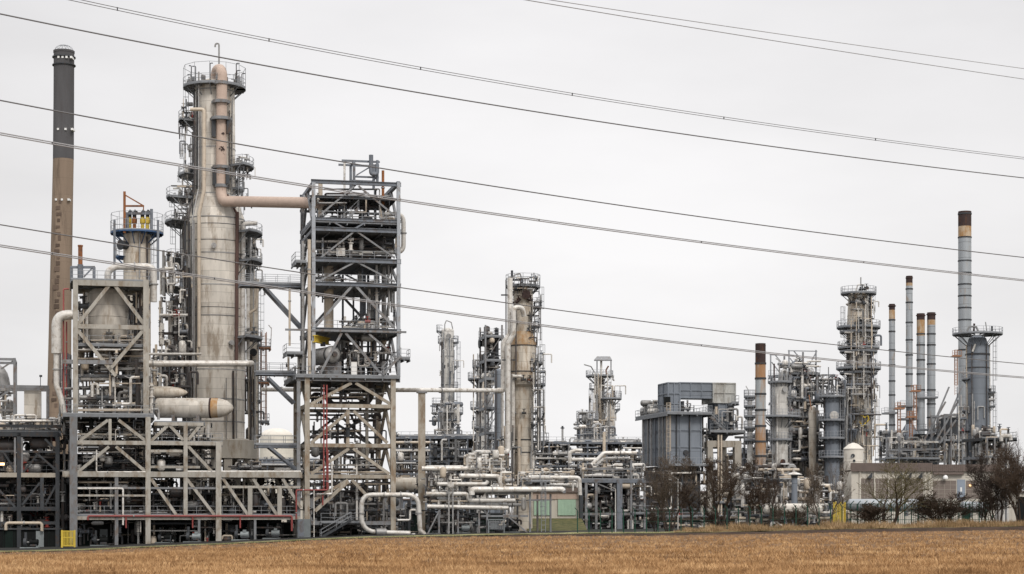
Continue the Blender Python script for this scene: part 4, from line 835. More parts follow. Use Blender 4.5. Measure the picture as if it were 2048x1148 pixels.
# big drums beside the column
pipe_thing('long cream pipe crossing low in front of the main column', [P(250, 772, 243), P(250, 727, 243), P(503, 727, 246), P(503, 727, 250)], 6.2 * 245 / FPX, 'pipe_white', 16, bend=.8)
pipe_thing('thinner cream pipe just above the long one across the column', [P(236, 750, 242), P(236, 708, 242), P(402, 708, 250)], .17, 'pipe_white', 10)
def hdrum(label, x0, x1, y, rpx, Y, mt='cladding_warm', tip=0, name='horizontal_drum', ledome=True, taper=None, dz=0):
    k = Y / FPX; a = P(x0, y, Y); b = P(x1, y, Y - 0); r = rpx * k; rt = thing(name, label, 'drum', a.lerp(b, .5) - V(0, 0, r)); Ln = (b - a).length
    pr = [(.05, -r * .45), (r * .55, -r * .38), (r * .9, -r * .15), (r, 0), (r, Ln)]
    if taper: pr = [(.05, -.3), (taper * k, -.25), (taper * k, .8), (r, 2.2), (r, Ln)]
    if tip: pr += [(r * .96, Ln + tip * k * .35), (r * .75, Ln + tip * k * .7), (r * .3, Ln + tip * k * .95), (.05, Ln + tip * k)]
    else: pr += [(r * .9, Ln + r * .15), (r * .55, Ln + r * .38), (.05, Ln + r * .45)]
    part(rt, 'shell', mt, lambda m: m.lathe(a, pr, 36, axis=b - a))
    d = (b - a).normalized()
    for t in (.3, .75): c = a.lerp(b, t) - V(0, 0, r); part(rt, 'saddle', 'steel_grey', lambda m: (m.box(c.x - .2, c.x + .2, c.y - r * .7, c.y + r * .7, c.z - .7, c.z + .35)))
    return rt, a, b, r, d
rt, a, b, r, d = hdrum('big horizontal drum with pointed rusty end resting on the low frame', 316, 425, 816, 20, 240, 'cladding', tip=42)
part(rt, 'dark_band', 'rust_dark', lambda m: m.cyl(b - d * .32, b - d * .1, r * 1.03, n=36)); part(rt, 'stained_end', 'cone_stain', lambda m: m.cyl(b - d * .1, b + d * .75, r * 1.006, r * .975, n=36))
hdrum('tapered cream vessel with a narrow neck, left of the pointed drum', 256, 325, 785, 12.5, 243, 'cladding_warm', tip=50, taper=5)
F2.deck(310, 410, 842, .5, 7.5, rails='', th=.2)
# ================================================================ lattice tower
F3 = Frame('lattice_tower', 'tall open lattice tower of grey steel on beige legs, centre left', 'steel tower', 612, 240, 12)
gs = 'steel_blue'
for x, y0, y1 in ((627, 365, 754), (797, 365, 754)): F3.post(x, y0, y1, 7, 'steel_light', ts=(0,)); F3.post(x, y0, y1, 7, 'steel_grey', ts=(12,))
F3.post(712, 365, 754, 4, gs, ts=(12,)); F3.post(660, 365, 520, 4, gs, ts=(12,)); F3.post(765, 365, 754, 5, gs, ts=(6, 12))
for x in (614, 786): F3.post(x, 750, None, 10, 'fireproofing_warm')
F3.post(597, 754, None, 7, 'steel_grey', ts=(0,)); F3.post(700, 820, 1040, 6, fb, ts=(12,)); F3.post(748, 760, 1040, 6, fb, ts=(6,))
for py, w_ in ((366, 8), (396, 5), (440, 6), (460, 8), (521, 9), (569, 8), (661, 9)): F3.beam(622, py, 802, py, w_, gs if w_ > 5 else 'steel_dark', I=True)
F3.beam(592, 757, 800, 757, 12, 'steel_grey', I=True); F3.beam(570, 662, 812, 662, 4, 'steel_grey', ts=(-.2,))
for py in (812, 891, 953, 1046): F3.beam(612, py, 790, py, 7.5, 'fireproofing_warm' if py < 1000 else 'steel_grey')
for py in (366, 440, 460, 521, 569, 661, 757): F3.side(627, py, 7, gs); F3.side(797, py, 7, gs); F3.side(712, py, 5, gs)
for py in (812, 891, 953, 1046): F3.side(614, py, 8, 'fireproofing_warm'); F3.side(786, py, 8, 'fireproofing_warm')
lv = [366, 460, 521, 569, 661, 757]
for y0, y1 in zip(lv, lv[1:]):
    for x in (627, 797):
        m_ = (y0 + y1) / 2; p0 = F3.q(x, y0, 0)
        part(F3.root, 'brace', 'steel_grey', lambda m: m.bar(F3.q(x, y1, 0), F3.q(x, y0, 6), .3)); part(F3.root, 'brace', 'steel_grey', lambda m: m.bar(F3.q(x, y1, 12), F3.q(x, y0, 6), .3))
for y0, y1 in ((757, 812), (812, 891), (891, 953), (953, 1046)):
    for x in (614, 786):
        for t_ in (0, 12): part(F3.root, 'brace', 'fireproofing_warm', lambda m: m.bar(F3.q(x, y1, t_), F3.q(x, y0, 6), .36))
F3.kbrace(713, 372, 640, 788, 430, 3.4, 'steel_grey'); F3.kbrace(711, 464, 640, 790, 516, 3.4, 'steel_grey'); F3.kbrace(712, 525, 634, 790, 564, 3.4, 'steel_grey'); F3.kbrace(708, 572, 630, 788, 655, 5, 'steel_grey')
F3.kbrace(687, 666, 640, 762, 748, 5, 'steel_grey', ts=(0,)); F3.brace(738, 668, 785, 708, 4, 'steel_grey', ts=(0,)); F3.kbrace(712, 666, 640, 788, 750, 5, gs, ts=(12,)); F3.kbrace(700, 460, 660, 740, 440, 3, gs)
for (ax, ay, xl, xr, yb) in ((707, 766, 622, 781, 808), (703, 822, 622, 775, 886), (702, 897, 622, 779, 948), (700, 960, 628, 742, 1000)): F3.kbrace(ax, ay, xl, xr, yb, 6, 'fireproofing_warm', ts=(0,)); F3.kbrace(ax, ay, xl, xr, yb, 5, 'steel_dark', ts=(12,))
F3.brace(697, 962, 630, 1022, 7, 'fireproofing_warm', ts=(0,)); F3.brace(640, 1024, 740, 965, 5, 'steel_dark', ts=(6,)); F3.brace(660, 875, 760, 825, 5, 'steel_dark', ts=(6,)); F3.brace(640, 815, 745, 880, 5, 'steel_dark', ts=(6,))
for py, t0, t1, rl in ((442, 0, 12, 'fb'), (458, .4, 11.6, 'b'), (519, 0, 12, 'fb'), (567, 0, 12, 'fb'), (659, 0, 12, 'fb'), (752, -.6, 12.6, 'fbl')): F3.deck(625 if py < 700 else 590, 798, py, t0, t1, rails=rl, th=.3)
F3.deck(628, 795, 476, 3, 10, rails=''); F3.deck(628, 795, 389, 2, 11, rails='', th=.15, mat='steel_dark')
F3.deck(795, 819, 716, -.4, 2, rails='fr'); F3.deck(573, 606, 705, 0, 4, rails='fl'); F3.deck(590, 612, 523, -.6, 4, rails='fl')
F3.stair(690, 441, 720, 413, 1, 1); F3.stair(764, 750, 800, 712, -.8, 1); F3.stair(712, 656, 752, 612, 9, 1); F3.stair(682, 515, 720, 478, 6, 1); F3.stair(752, 610, 792, 568, 3, 1); F3.stair(640, 1075, 700, 1040, -1.2, 1.2, 'steel_dark'); F3.stair(660, 1072, 712, 1046, 2, 1.2, 'steel_dark')
F3.deck(640, 720, 1044, -1, 5, rails='f', th=.15)
# portal on top
for x in (715, 762): F3.post(x, 312, 364, 5, gs, ts=(3, 6))
F3.beam(690, 314, 767, 314, 4, gs, ts=(3, 6)); F3.beam(717, 346, 765, 346, 3.5, gs, ts=(3, 6)); F3.brace(720, 342, 748, 325, 2.5, gs, ts=(3,)); F3.brace(740, 362, 760, 348, 2.5, gs, ts=(3,)); F3.side(715, 314, 3, gs, 3, 6)
pipe_thing('U shaped vent pipe in the portal on top of the lattice tower', on(F3, [(748, 303), (748, 342), (760, 342), (760, 322)], 2.4), .28, 'steel_blue', 12, bend=.7)
for i, (x, y0, y1, r0, mt, t_, lb) in enumerate(((651, 351, 440, .28, 'pipe_beige', 5, 'stubby cream vent pipe rising through the lattice tower roof'), (700, 308, 440, .14, 'pipe_white', 5, 'thin pale vent pipe left of the roof portal'), (776, 330, 400, .18, 'rust', 4, 'thin rusty vent with a valve right of the roof portal'), (668, 521, 655, .62, 'pipe_beige', 5, 'fat beige pipe standing in the middle of the lattice tower'), (764, 567, 655, .42, 'pipe_grey', 7, 'grey standpipe at the right inside the lattice tower'), (752, 665, 752, .3, 'pipe_beige', 3, 'beige standpipe right of the round drum'), (778, 465, 660, .3, 'pipe_grey', 4, 'tall grey pipe beside the right post of the lattice tower'), (716, 570, 660, .12, 'steel_dark', 4, 'thin dark rod hanging in the lattice tower centre'), (618, 480, 750, .22, 'pipe_beige', -.3, 'long beige pipe clipped to the left post of the lattice tower'), (608, 480, 740, .2, 'pipe_grey', 1, 'long grey pipe left of the lattice tower'), (581, 575, 690, .14, 'pipe_beige', 1, 'slender pipe hanging left of the lattice tower'))):
    pipe_thing(lb, on(F3, [(x, y0), (x, y1)], t_), r0, mt, 12, flanges=i not in (1,))
for nm, x0, x1, y0, y1 in (('outer', 776, 815, 421, 498), ('inner', 776, 806, 428, 489)):
    pipe_thing(f'{nm} cream pipe loop sticking out right of the lattice tower top', on(F3, [(x0, y0 - 6 + 6), (x1, y0), (x1, y1), (x0 - 20, y1)], 3 if nm == 'outer' else 4.2), .3, 'pipe_white' if nm == 'outer' else 'pipe_beige', 14, bend=1.0)
hd = thing('horizontal_drum', 'round drum seen end on among the decks of the lattice tower', 'drum', F3.q(672, 750, 3)); c = F3.q(667, 708, .8); rr = 17 * 241 / FPX; dd = (F3.d + V(-.35, 0, 0)).normalized()
part(hd, 'shell', 'pipe_grey', lambda m: m.lathe(c, [(.1, -.5), (rr * .6, -.4), (rr * .9, -.15), (rr, 0), (rr, 5)], 32, axis=dd)); part(hd, 'girth_flange', 'steel_dark', lambda m: m.cyl(c + dd * .1, c + dd * .4, rr * 1.05, n=32)); part(hd, 'saddle', 'steel_grey', lambda m: m.box(c.x - 1, c.x + 1, c.y + 1, c.y + 1.6, F3.q(667, 750, 0).z, c.z - rr * .8)); part(hd, 'manway', 'pipe_dark', lambda m: m.cyl(c - dd * .75, c - dd * .3, .35))
hb = thing('hoist_beam', 'yellow hoist beam sticking out above the round drum', 'hoist', F3.q(645, 680, 1)); part(hb, 'beam', 'yellow_paint', lambda m: m.ibar(F3.q(628, 678, -.5), F3.q(668, 676, 5), .5, .9)); part(hb, 'trolley', 'steel_dark', lambda m: m.box(*(lambda q: (q.x - .3, q.x + .3, q.y - .3, q.y + .3, q.z - .8, q.z - .3))(F3.q(650, 677, 2)))); 
bx = thing('instrument_cabinet', 'white instrument cabinet on the wide deck of the lattice tower', 'cabinet', F3.q(709, 750, .5)); q = F3.q(709, 750, .6); part(bx, 'body', 'pipe_white', lambda m: m.box(q.x - .35, q.x + .4, q.y, q.y + .5, q.z, q.z + 1.7)); part(bx, 'door', 'lamp_white', lambda m: m.box(q.x - .3, q.x + .35, q.y - .04, q.y, q.z + .1, q.z + 1.6))
bx = thing('instrument_cabinet', 'cream box between the dark pipes high in the lattice tower', 'cabinet', F3.q(686, 519, .8)); q = F3.q(683, 510, .8); part(bx, 'body', 'pipe_white', lambda m: m.box(q.x - .55, q.x + .55, q.y, q.y + .8, q.z, q.z + 1.0)); part(bx, 'leg', 'steel_dark', lambda m: m.box(q.x - .1, q.x + .1, q.y + .2, q.y + .4, q.z - .6, q.z))
zones = [(632, 792, 372, 440, 44, 'under the roof', 'dark', 'HUZVTB'), (632, 792, 446, 458, 24, 'on the top deck', 'dark', 'HHUT'), (632, 792, 472, 518, 70, 'above the second deck', 'dark', 'HHUZVTB'), (632, 700, 527, 566, 16, 'below the second deck left', 'dark', 'HUZVT'), (735, 792, 527, 655, 24, 'in the right hand shaft', 'grey', 'VVVU'), (690, 790, 628, 660, 46, 'on the fourth deck right', 'mix', 'HUZVTB'), (690, 790, 668, 750, 84, 'right of the round drum', 'dark', 'HUZVTVB'), (640, 690, 725, 752, 20, 'around the round drum feet', 'mix', 'HUZB'), (592, 625, 700, 752, 18, 'at the left of the wide deck', 'mix', 'VUZ'), (625, 780, 765, 810, 26, 'just under the wide deck', 'dark', 'UUHT'), (625, 780, 818, 888, 34, 'in the first beige bay', 'dark', 'HUZVT'), (625, 780, 895, 950, 52, 'in the second beige bay', 'dark', 'HUZVTB'), (620, 790, 960, 1040, 84, 'in the lowest beige bay', 'dark', 'HUZVTBV'), (620, 710, 1048, 1075, 24, 'on the ground left', 'dark', 'HUZB'), (700, 850, 1000, 1072, 52, 'inside the big front pipe loop', 'dark', 'HUZVBT')]
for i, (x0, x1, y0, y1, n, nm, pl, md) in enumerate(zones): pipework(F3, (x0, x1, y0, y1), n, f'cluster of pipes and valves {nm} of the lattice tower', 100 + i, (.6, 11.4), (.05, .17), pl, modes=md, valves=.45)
for i, (x, y0, y1) in enumerate(((647, 770, 980), (653, 770, 980), (645, 985, 1010))): pipe_thing(f'red vertical pipe in the beige bays of the lattice tower, {["left of the pair","right of the pair","short lower piece"][i]}', on(F3, [(x, y0), (x, y1)], -.3), .09, 'pipe_red', 8)
pipe_thing('white drain pipe stepping down the front of the lattice tower', on(F3, [(663, 925), (663, 988), (633, 988)], -.4), .11, 'pipe_white', 8)
pipe_thing('dark rounded pipe loop hanging under the wide deck of the lattice tower', on(F3, [(664, 760), (664, 795), (672, 806), (740, 806), (752, 790), (752, 760)], 4), .4, 'pipe_dark', 12, bend=1)
pl_ = thing('thin_pole', 'thin white pole in front of the left leg of the lattice tower', 'pole', F3.g(626, -1)); part(pl_, 'pole', 'pipe_white', lambda m: m.bar(F3.g(626, -1), F3.q(626, 978, -1), .1)); part(pl_, 'cap', 'steel_dark', lambda m: m.bar(F3.q(626, 979, -1), F3.q(626, 976, -1), .16))
cb = thing('switch_cabinet', 'blue grey switch cabinet at the left foot of the lattice tower', 'cabinet', F3.g(606, -1)); q = F3.g(606, -1); part(cb, 'body', 'equipment_grey', lambda m: m.box(q.x - .8, q.x + .8, q.y, q.y + .7, q.z - .2, q.z + 2.3)); part(cb, 'door', 'steel_blue', lambda m: m.box(q.x - .72, q.x - .02, q.y - .05, q.y, q.z + .1, q.z + 2.2))
# bridges from the column
for y, x0, x1, ya, yb, nm in ((566, 480, 605, 573, 655, 'upper'), (743, 512, 592, 755, 806, 'middle'), (888, 512, 600, 892, 942, 'low')):
    BR = Frame('walkway_bridge', f'{nm} walkway bridge between the main column and the lattice tower', 'walkway', 512, 241, 2.4, rootpx=550)
    BR.deck(x0, x1, y, 0, 2.2, rails='fb', th=.3, mat='deck'); BR.beam(x0, y + 5, x1, y + 5, 5, gs, ts=(0, 2.2), I=True); BR.brace(x0 + 50 if y < 600 else x0 + 25, ya, x1 if y < 700 else x1 - 2, yb, 5, gs, ts=(0, 2.2))
# pipe with loop in front
pipe_thing('big white pipe loop standing in front of the lattice tower foot', on(F3, [(762, 990), (716, 990), (716, 1063), (812, 1066)], -3), .3, 'pipe_white', 16, bend=2.0)
pipe_thing('white pipe arching right over the front loop down to the ground', on(F3, [(758, 990), (828, 990), (832, 1062), (840, 1066), (840, 1082)], -3), .3, 'pipe_white', 16, bend=1.6)
vb = thing('valve_body', 'fat grey valve body on the bottom of the front pipe loop', 'valve', F3.q(754, 1072, -3)); part(vb, 'body', 'pipe_grey', lambda m: m.cyl(F3.q(745, 1064, -3), F3.q(764, 1064, -3), .5, n=16)); part(vb, 'flange', 'steel_dark', lambda m: m.cyl(F3.q(743, 1064, -3), F3.q(745, 1064, -3), .55, n=16))
pipe_thing('white stub pipe standing beside the arching pipe foot', on(F3, [(818, 1066), (820, 1082)], -3), .28, 'pipe_white', 12)
pipe_thing('small cream pipe hook inside the big front loop', on(F3, [(788, 1040), (813, 1040), (813, 1020), (826, 1020), (826, 1030)], -2.6), .14, 'pipe_white', 10)
# concrete T pole and the line across
tp = thing('pipe_support', 'single tall beige pillar carrying a white pipe', 'pillar', (P(843, 1060, 246).x, 246, gz(P(843, 1060, 246).x, 246)))
part(tp, 'pillar', 'fireproofing_warm', lambda m: m.box(P(836.5, 0, 246).x, P(850.5, 0, 246).x, 245.6, 246.5, gz(0, 246) - 1.5, P(0, 786, 246).z)); part(tp, 'head', 'steel_grey', lambda m: m.box(P(833, 0, 246).x, P(854, 0, 246).x, 245.4, 246.7, P(0, 786, 246).z, P(0, 783.5, 246).z))
pipe_thing('long white pipe bridging from the lattice tower to the rust stained column', [P(525, 779, 262), P(700, 780, 254), P(843, 780, 246), P(1006, 781, 262)], .28, 'pipe_white', 14)
# ================================================================ rust stained column T3
T3 = Tower('distillation_column', 'beige column with a rust stained cone and two bent pipes, centre', 'column', 1046, 266, [(577, 20), (640, 19), (664, 19), (688, 26), (770, 27), (775, 20), (980, 19)], 'cladding_warm')
T3.plat(573, 1016, 1080, tall=1.6); T3.plat(613, 1024, 1083); T3.plat(652, 1030, 1080); T3.plat(726, 1040, 1086); T3.plat(769, 1030, 1091); T3.plat(836, 1040, 1090); T3.plat(882, 1040, 1098)
z0, z1 = T3.z(687), T3.z(664); part(T3.root, 'rusty_cone', 'cone_stain', lambda m: m.lathe((T3.x, T3.y, 0), [(26.2 * T3.k, T3.z(692)), (26.4 * T3.k, z0), (23 * T3.k, T3.z(676)), (19.6 * T3.k, z1)], 40))
for py in (692, 744, 880, 905): T3.ring(py, 2, 'steel_dark', .06)
T3.nozzle(1050, 592, 7, 'rust_dark', .6); T3.ladder(1078, 575, 650); T3.ladder(1080, 690, 880); T3.ladder(1074, 652, 726)
pa = thing('pipe_run', 'leftmost cream pipe bending outwards beside the rust stained column', 'pipe', P(1010, 780, 260))
part(pa, 'pipe', 'pipe_white', lambda m: m.tube([P(1020, 556, 262), P(1020, 668, 262), P(1007, 686, 262), P(1007, 781, 262), P(995, 781, 262)], .38, 14, bend=.7)); part(pa, 'bracket', 'steel_dark', lambda m: m.bar(P(1002, 590, 262), P(1028, 590, 262), .18))
pa = thing('pipe_run', 'second cream pipe of the bent pair, running down to the low pipes', 'pipe', P(1016, 900, 260))
part(pa, 'pipe', 'pipe_white', lambda m: m.tube([P(1048, 632, 262), P(1044, 615, 261.5), P(1027, 615, 261), P(1027, 668, 261), P(1016, 688, 261), P(1016, 905, 261), P(950, 905, 255), P(950, 936, 255), P(852, 936, 252)], .36, 14, bend=.7)); part(pa, 'bracket', 'steel_dark', lambda m: m.bar(P(1004, 720, 261), P(1030, 720, 261), .18))
for x, y0, y1, r0, mt in ((1003, 690, 900, 1.6, 'pipe_grey'), (1011, 690, 900, 1.5, 'pipe_dark'), (1026, 750, 965, 4, 'pipe_white'), (1021, 690, 900, 1.4, 'pipe_grey'), (1038, 850, 965, 3.5, 'pipe_beige'), (1066, 885, 975, 3, 'pipe_white'), (1012, 560, 680, 1.3, 'pipe_dark'), (1032, 620, 760, 1.5, 'pipe_dark'), (1062, 890, 970, 1.6, 'pipe_grey')): T3.pipe([(x, y0), (x, y1)], r0, mt, off=.5)
T3.pipe([(1026, 755), (1046, 755)], 3, 'pipe_white', off=.6); T3.pipe([(1028, 560), (1028, 552), (1040, 548), (1044, 562)], 1.6, 'pipe_grey', off=-.5); T3.pipe([(1024, 556), (1024, 540)], 2.5, 'steel_dark', off=-.5); T3.pipe([(1068, 573), (1068, 545)], 1.2, 'steel_grey', off=-.3)
rnd = random.Random(9)
for i in range(22):
    y = rnd.choice((566, 606, 645, 760, 828, 872)) + rnd.uniform(-4, 3); x = rnd.uniform(1058, 1076) if i % 2 else rnd.uniform(1022, 1050); c = T3.front(x, y, .5); part(T3.root, 'valve', rnd.choice(('pipe_grey', 'steel_dark', 'rust_dark')), lambda m: valve_mesh(m, c, (1, 0, rnd.choice((0, 1))), rnd.uniform(.1, .17)))
for i, (x0, x1, y0, y1, n, nm, pl) in enumerate(((1022, 1080, 553, 578, 26, 'fittings crowding the top platform', 'dark'), (1060, 1086, 590, 680, 26, 'thin pipework by the upper ladder', 'dark'), (1068, 1092, 690, 900, 44, 'thin pipework along the right flank', 'grey'), (1004, 1036, 850, 960, 34, 'lower pipework at the left foot', 'mix'))):
    pipework(GT, (x0, x1, y0, y1), n, f'{nm} of the rust stained column', 330 + i, (0, 4), (.035, .11), pl, modes='VVUHZ', valves=.6)
# dark structure with pipes left of T3
F4 = Frame('steel_tower', 'slim dark steel tower left of the rust stained column', 'steel tower', 970, 300, 4)
for x in (971, 1004): F4.post(x, 650, None, 3, 'steel_grey')
for y in (672, 720, 757, 815, 865, 900): F4.deck(968, 1008, y, 0, 4, rails='fb', mat='deck')
for y0, y1 in zip((672, 720, 757, 815, 865), (720, 757, 815, 865, 900)): F4.brace(972, y1, 1003, y0, 1.6, 'steel_grey')
pipework(F4, (974, 1003, 655, 760), 44, 'dark cluster of valves and pipes on top of the slim dark tower', 130, (.3, 4), (.06, .3), 'dark', modes='VUZBH', valves=.7)
T2b = Tower('slim_vessel', 'slim dark grey vessel against the slim dark tower', 'vessel', 998, 297, [(742, 9), (930, 9)], 'cladding_blue'); T2b.pipe([(992, 740), (992, 930)], 1.4, 'pipe_dark'); T2b.pipe([(1006, 720), (1006, 930)], 1.8, 'pipe_white'); T2b.ladder(984, 742, 930, False)
T2 = Tower('slim_column', 'short slim column with round platforms left of the slim dark tower', 'column', 963, 330, [(728, 10), (940, 11)], 'cladding_far', far=True)
for y, a_, b_ in ((733, 945, 980), (758, 946, 990), (816, 948, 985), (855, 944, 980)): T2.plat(y, a_, b_)
T2.ladder(976, 733, 900); T2.pipe([(958, 716), (960, 704), (970, 704)], 1, 'pipe_grey', off=0); T2.pipe([(954, 760), (954, 930)], 1.4, 'pipe_grey'); T2.nozzle(963, 744, 4); T2.nozzle(966, 830, 4)
T5 = Tower('slim_column', 'slim pale column with a curved vent, nearest the white pipe pillar', 'column', 895, 360, [(662, 13), (940, 13)], 'cladding_far', far=True)
for y, a_, b_ in ((662, 873, 911), (684, 890, 917), (684, 876, 900), (732, 900, 917), (776, 890, 916), (808, 864, 906), (826, 864, 917), (840, 890, 922), (868, 890, 920)): T5.plat(y, a_, b_)
T5.pipe([(890, 662), (890, 650), (893, 642), (903, 646), (906, 660)], 1.1, 'pipe_grey', off=0); T5.ladder(914, 684, 830); T5.pipe([(884, 684), (884, 930)], 1.6, 'pipe_dark'); T5.pipe([(900, 870), (878, 870), (878, 910)], 2.6, 'pipe_white'); T5.pipe([(906, 780), (906, 930)], 1.6, 'pipe_grey'); T5.nozzle(897, 674, 4); T5.nozzle(899, 797, 4)
for py in (713, 770): T5.ring(py, 2, 'pipe_grey', .06)
G5 = Grid(860, 355); pipework(G5, (866, 920, 800, 900), 60, 'pipework wrapped round the base of the slim pale column', 131, (-2, 4), (.06, .2), 'grey', modes='HUZVB')
# T4 group
T4 = Tower('slim_column', 'slender beige column under a small square canopy', 'column', 1199, 400, [(758, 9), (950, 9.5)], 'cladding_warm', far=True)
for y, a_, b_ in ((752, 1178, 1226), (777, 1179, 1190), (775, 1200, 1222)): T4.plat(y, a_, b_)
part(T4.root, 'canopy', 'steel_grey', lambda m: (m.poly([P(1188, 722, 398), P(1224, 722, 398), P(1220, 715, 402), P(1194, 715, 402)], (0, 0, .25)), [m.bar(P(x, 722, 400), P(x, 752, 400), .18) for x in (1194, 1203, 1222)]))
T4.pipe([(1189, 745), (1182, 733), (1168, 729)], 1.2, 'pipe_grey', off=0); T4.pipe([(1202, 718), (1202, 755)], 2.4, 'pipe_white', off=0); T4.pipe([(1214, 752), (1212, 740), (1217, 732)], 1.6, 'rust', off=0); T4.ladder(1184, 777, 900); T4.pipe([(1206, 760), (1206, 940)], 1.4, 'pipe_dark'); T4.pipe([(1195, 860), (1195, 940)], 3, 'pipe_white')
T4b = Tower('slim_column', 'wider pale column with a flat top deck just right of the slender beige one', 'column', 1222, 396, [(806, 8.5), (950, 9)], 'cladding_far', far=True); T4b.plat(797, 1208, 1243, tall=1.5); T4b.plat(818, 1224, 1240); T4b.pipe([(1228, 795), (1228, 782)], 2, 'rust_dark', off=0); T4b.pipe([(1240, 797), (1240, 772)], .8, 'pipe_grey', off=0); T4b.pipe([(1215, 790), (1218, 800), (1218, 940)], 1.4, 'pipe_grey')
T4c = Tower('process_tower', 'low cluster tower with a railed top beside the canopy column', 'tower', 1175, 390, [(840, 9), (940, 10)], 'cladding_far', far=True); T4c.plat(838, 1153, 1196, tall=1.6); T4c.plat(865, 1158, 1192); T4c.plat(890, 1158, 1192); T4c.ladder(1164, 838, 930, False)
G4 = Grid(1150, 385); pipework(G4, (1155, 1240, 850, 920), 70, 'pipes wrapped round the feet of the canopy column group', 132, (-2, 5), (.06, .22), 'grey', modes='HUZVB'); pipework(G4, (1160, 1195, 822, 850), 20, 'small fittings crowding the low cluster tower top', 133, (0, 4), (.06, .2), 'grey', modes='HUZVB')
# ================================================================ central low pipework
C1 = Frame('pipe_rack', 'low pipe rack of white pipes on thin grey posts, centre foreground', 'pipe rack', 855, 240, 7, rootpx=960)
for x, y0 in ((878, 1008), (916, 1008), (958, 1022), (974, 985), (1060, 975), (1101, 988)): C1.post(x, y0, None, 3.4, 'steel_grey')
C1.beam(962, 1032, 1056, 1032, 4, 'steel_grey'); C1.beam(874, 996, 920, 996, 3, 'steel_grey'); C1.beam(974, 986, 1062, 986, 4, 'steel_grey'); C1.beam(1056, 1000, 1105, 1000, 2.5, 'steel_grey')
C1.brace(853, 1070, 878, 1020, 2.6, 'steel_grey', ts=(-.4,)); C1.brace(1020, 1036, 1058, 1068, 2.6, 'steel_grey', ts=(0,)); C1.brace(964, 1020, 980, 1032, 2.6, 'steel_grey', ts=(0,)); C1.brace(858, 968, 880, 985, 2, 'steel_grey', ts=(4,))
C1.deck(1062, 1100, 962, 0, 4, rails='f', th=.15)
WP = [('topmost pipe, running on from the bent column pipe', [(852, 936), (946, 936), (950, 905)], 3, .30),
      ('short middle pipe with a stub elbow', [(924, 951), (1002, 952), (1006, 975)], 1.2, .28),
      ('pipe ending in an elbow at its right', [(876, 968), (974, 968), (978, 962)], .6, .26),
      ('lower pipe stepping down behind the pillar', [(852, 988), (934, 988), (938, 1001), (1030, 1001)], 0, .28),
      ('lowest pipe near the ground', [(853, 1013), (1015, 1016)], -.3, .28),
      ('fat long pipe reaching right past the ladder', [(942, 990), (942, 979), (1122, 979), (1124, 982)], -.6, .36),
      ('pipe of the second layer to the right', [(1062, 954), (1165, 955), (1166, 990)], 1.5, .27),
      ('rear pipe passing over the green shed', [(1062, 970), (1150, 970)], 3, .24),
      ('thin pipe under the fat long one', [(980, 988), (1055, 988)], 0, .1), ('pipe between the rack posts at left', [(878, 1008), (878, 1000), (918, 1000), (918, 1010)], .3, .15)]
for nm, pts, t, r0 in WP: pipe_thing('white ' + nm + ' in the low rack', on(C1, pts, t), r0, 'pipe_white', 14)
ve = thing('round_valve', 'round faced valve on twin legs among the low white pipes', 'valve', C1.g(898, -.8)); q = C1.q(899, 970, -.8)
part(ve, 'body', 'pipe_white', lambda m: (m.cyl(q - V(0, .3, 0), q + V(0, .5, 0), .42, n=18), m.cyl(q - V(0, .42, 0), q - V(0, .3, 0), .3, n=18)))
for dx in (-.25, .25): part(ve, 'leg', 'pipe_grey', lambda m: m.bar((q.x + dx, q.y + .2, q.z), (q.x + dx, q.y + .2, gz(q.x, q.y)), .16))
lb_ = thing('access_ladder', 'thin access ladder and cage under the right end of the white pipes', 'ladder', C1.g(1085, -.5)); part(lb_, 'ladder', 'railing', lambda m: caged_ladder(m, C1.g(1085, -.5), C1.q(1085, 962, -.5), V(0, -1, 0), .07))
cg = thing('wire_cage', 'grey wire mesh cage standing under the low pipe rack', 'cage', C1.g(988, -1.2)); a = C1.g(973, -1.2); b = C1.g(1004, -1.2); zt = C1.q(980, 1040, -1.2).z; zb = a.z + .5
for q in (a, b, a + V(0, 1.5, 0), b + V(0, 1.5, 0)): part(cg, 'corner_post', 'equipment_grey', lambda m: m.bar(q, V(q.x, q.y, zt), .12))
part(cg, 'mesh', 'railing', lambda m: ([m.bar(V(a.x + (b.x - a.x) * i / 9, a.y, zb), V(a.x + (b.x - a.x) * i / 9, b.y if 0 else a.y, zt), .045) for i in range(10)], [m.bar(V(a.x, a.y, zb + (zt - zb) * i / 7), V(b.x, a.y, zb + (zt - zb) * i / 7), .045) for i in range(8)])); part(cg, 'roof', 'equipment_grey', lambda m: m.box(a.x - .1, b.x + .1, a.y - .1, a.y + 1.6, zt, zt + .1)); part(cg, 'inner_box', 'equipment_grey', lambda m: m.box(a.x + .3, b.x - .9, a.y + .4, a.y + 1.1, zb, zt - .4))
for i, (x0, x1, y0, y1, n, nm, pl, md) in enumerate(((856, 940, 940, 1010, 76, 'behind the low white pipes, left part', 'mix', 'HUZVTB'), (940, 1060, 940, 1015, 88, 'behind the low white pipes, right part', 'mix', 'HUZVTB'), (856, 960, 1018, 1068, 46, 'in the dark under the low white pipes, left', 'dark', 'HUZVTB'), (960, 1060, 1036, 1068, 26, 'in the dark under the low white pipes, right', 'dark', 'HUZVTB'), (945, 1020, 905, 945, 44, 'at the foot of the dark tower above the white pipes', 'pale', 'HUZVTB'), (1062, 1160, 935, 965, 40, 'above the green shed', 'pale', 'HHUZVT'))): pipework(C1, (x0, x1, y0, y1), n, f'small pipes and valves {nm}', 140 + i, (1, 9), (.05, .16), pl, modes=md, valves=.5)
pump(870, 1075, C1, 2, 'dark pump under the left of the low white pipes', 'equipment_dark'); pump(930, 1075, C1, 2, 'grey pump under the middle of the low white pipes', 'equipment_grey'); pump(1030, 1072, C1, 2, 'dark pump right of the wire cage', 'equipment_dark')
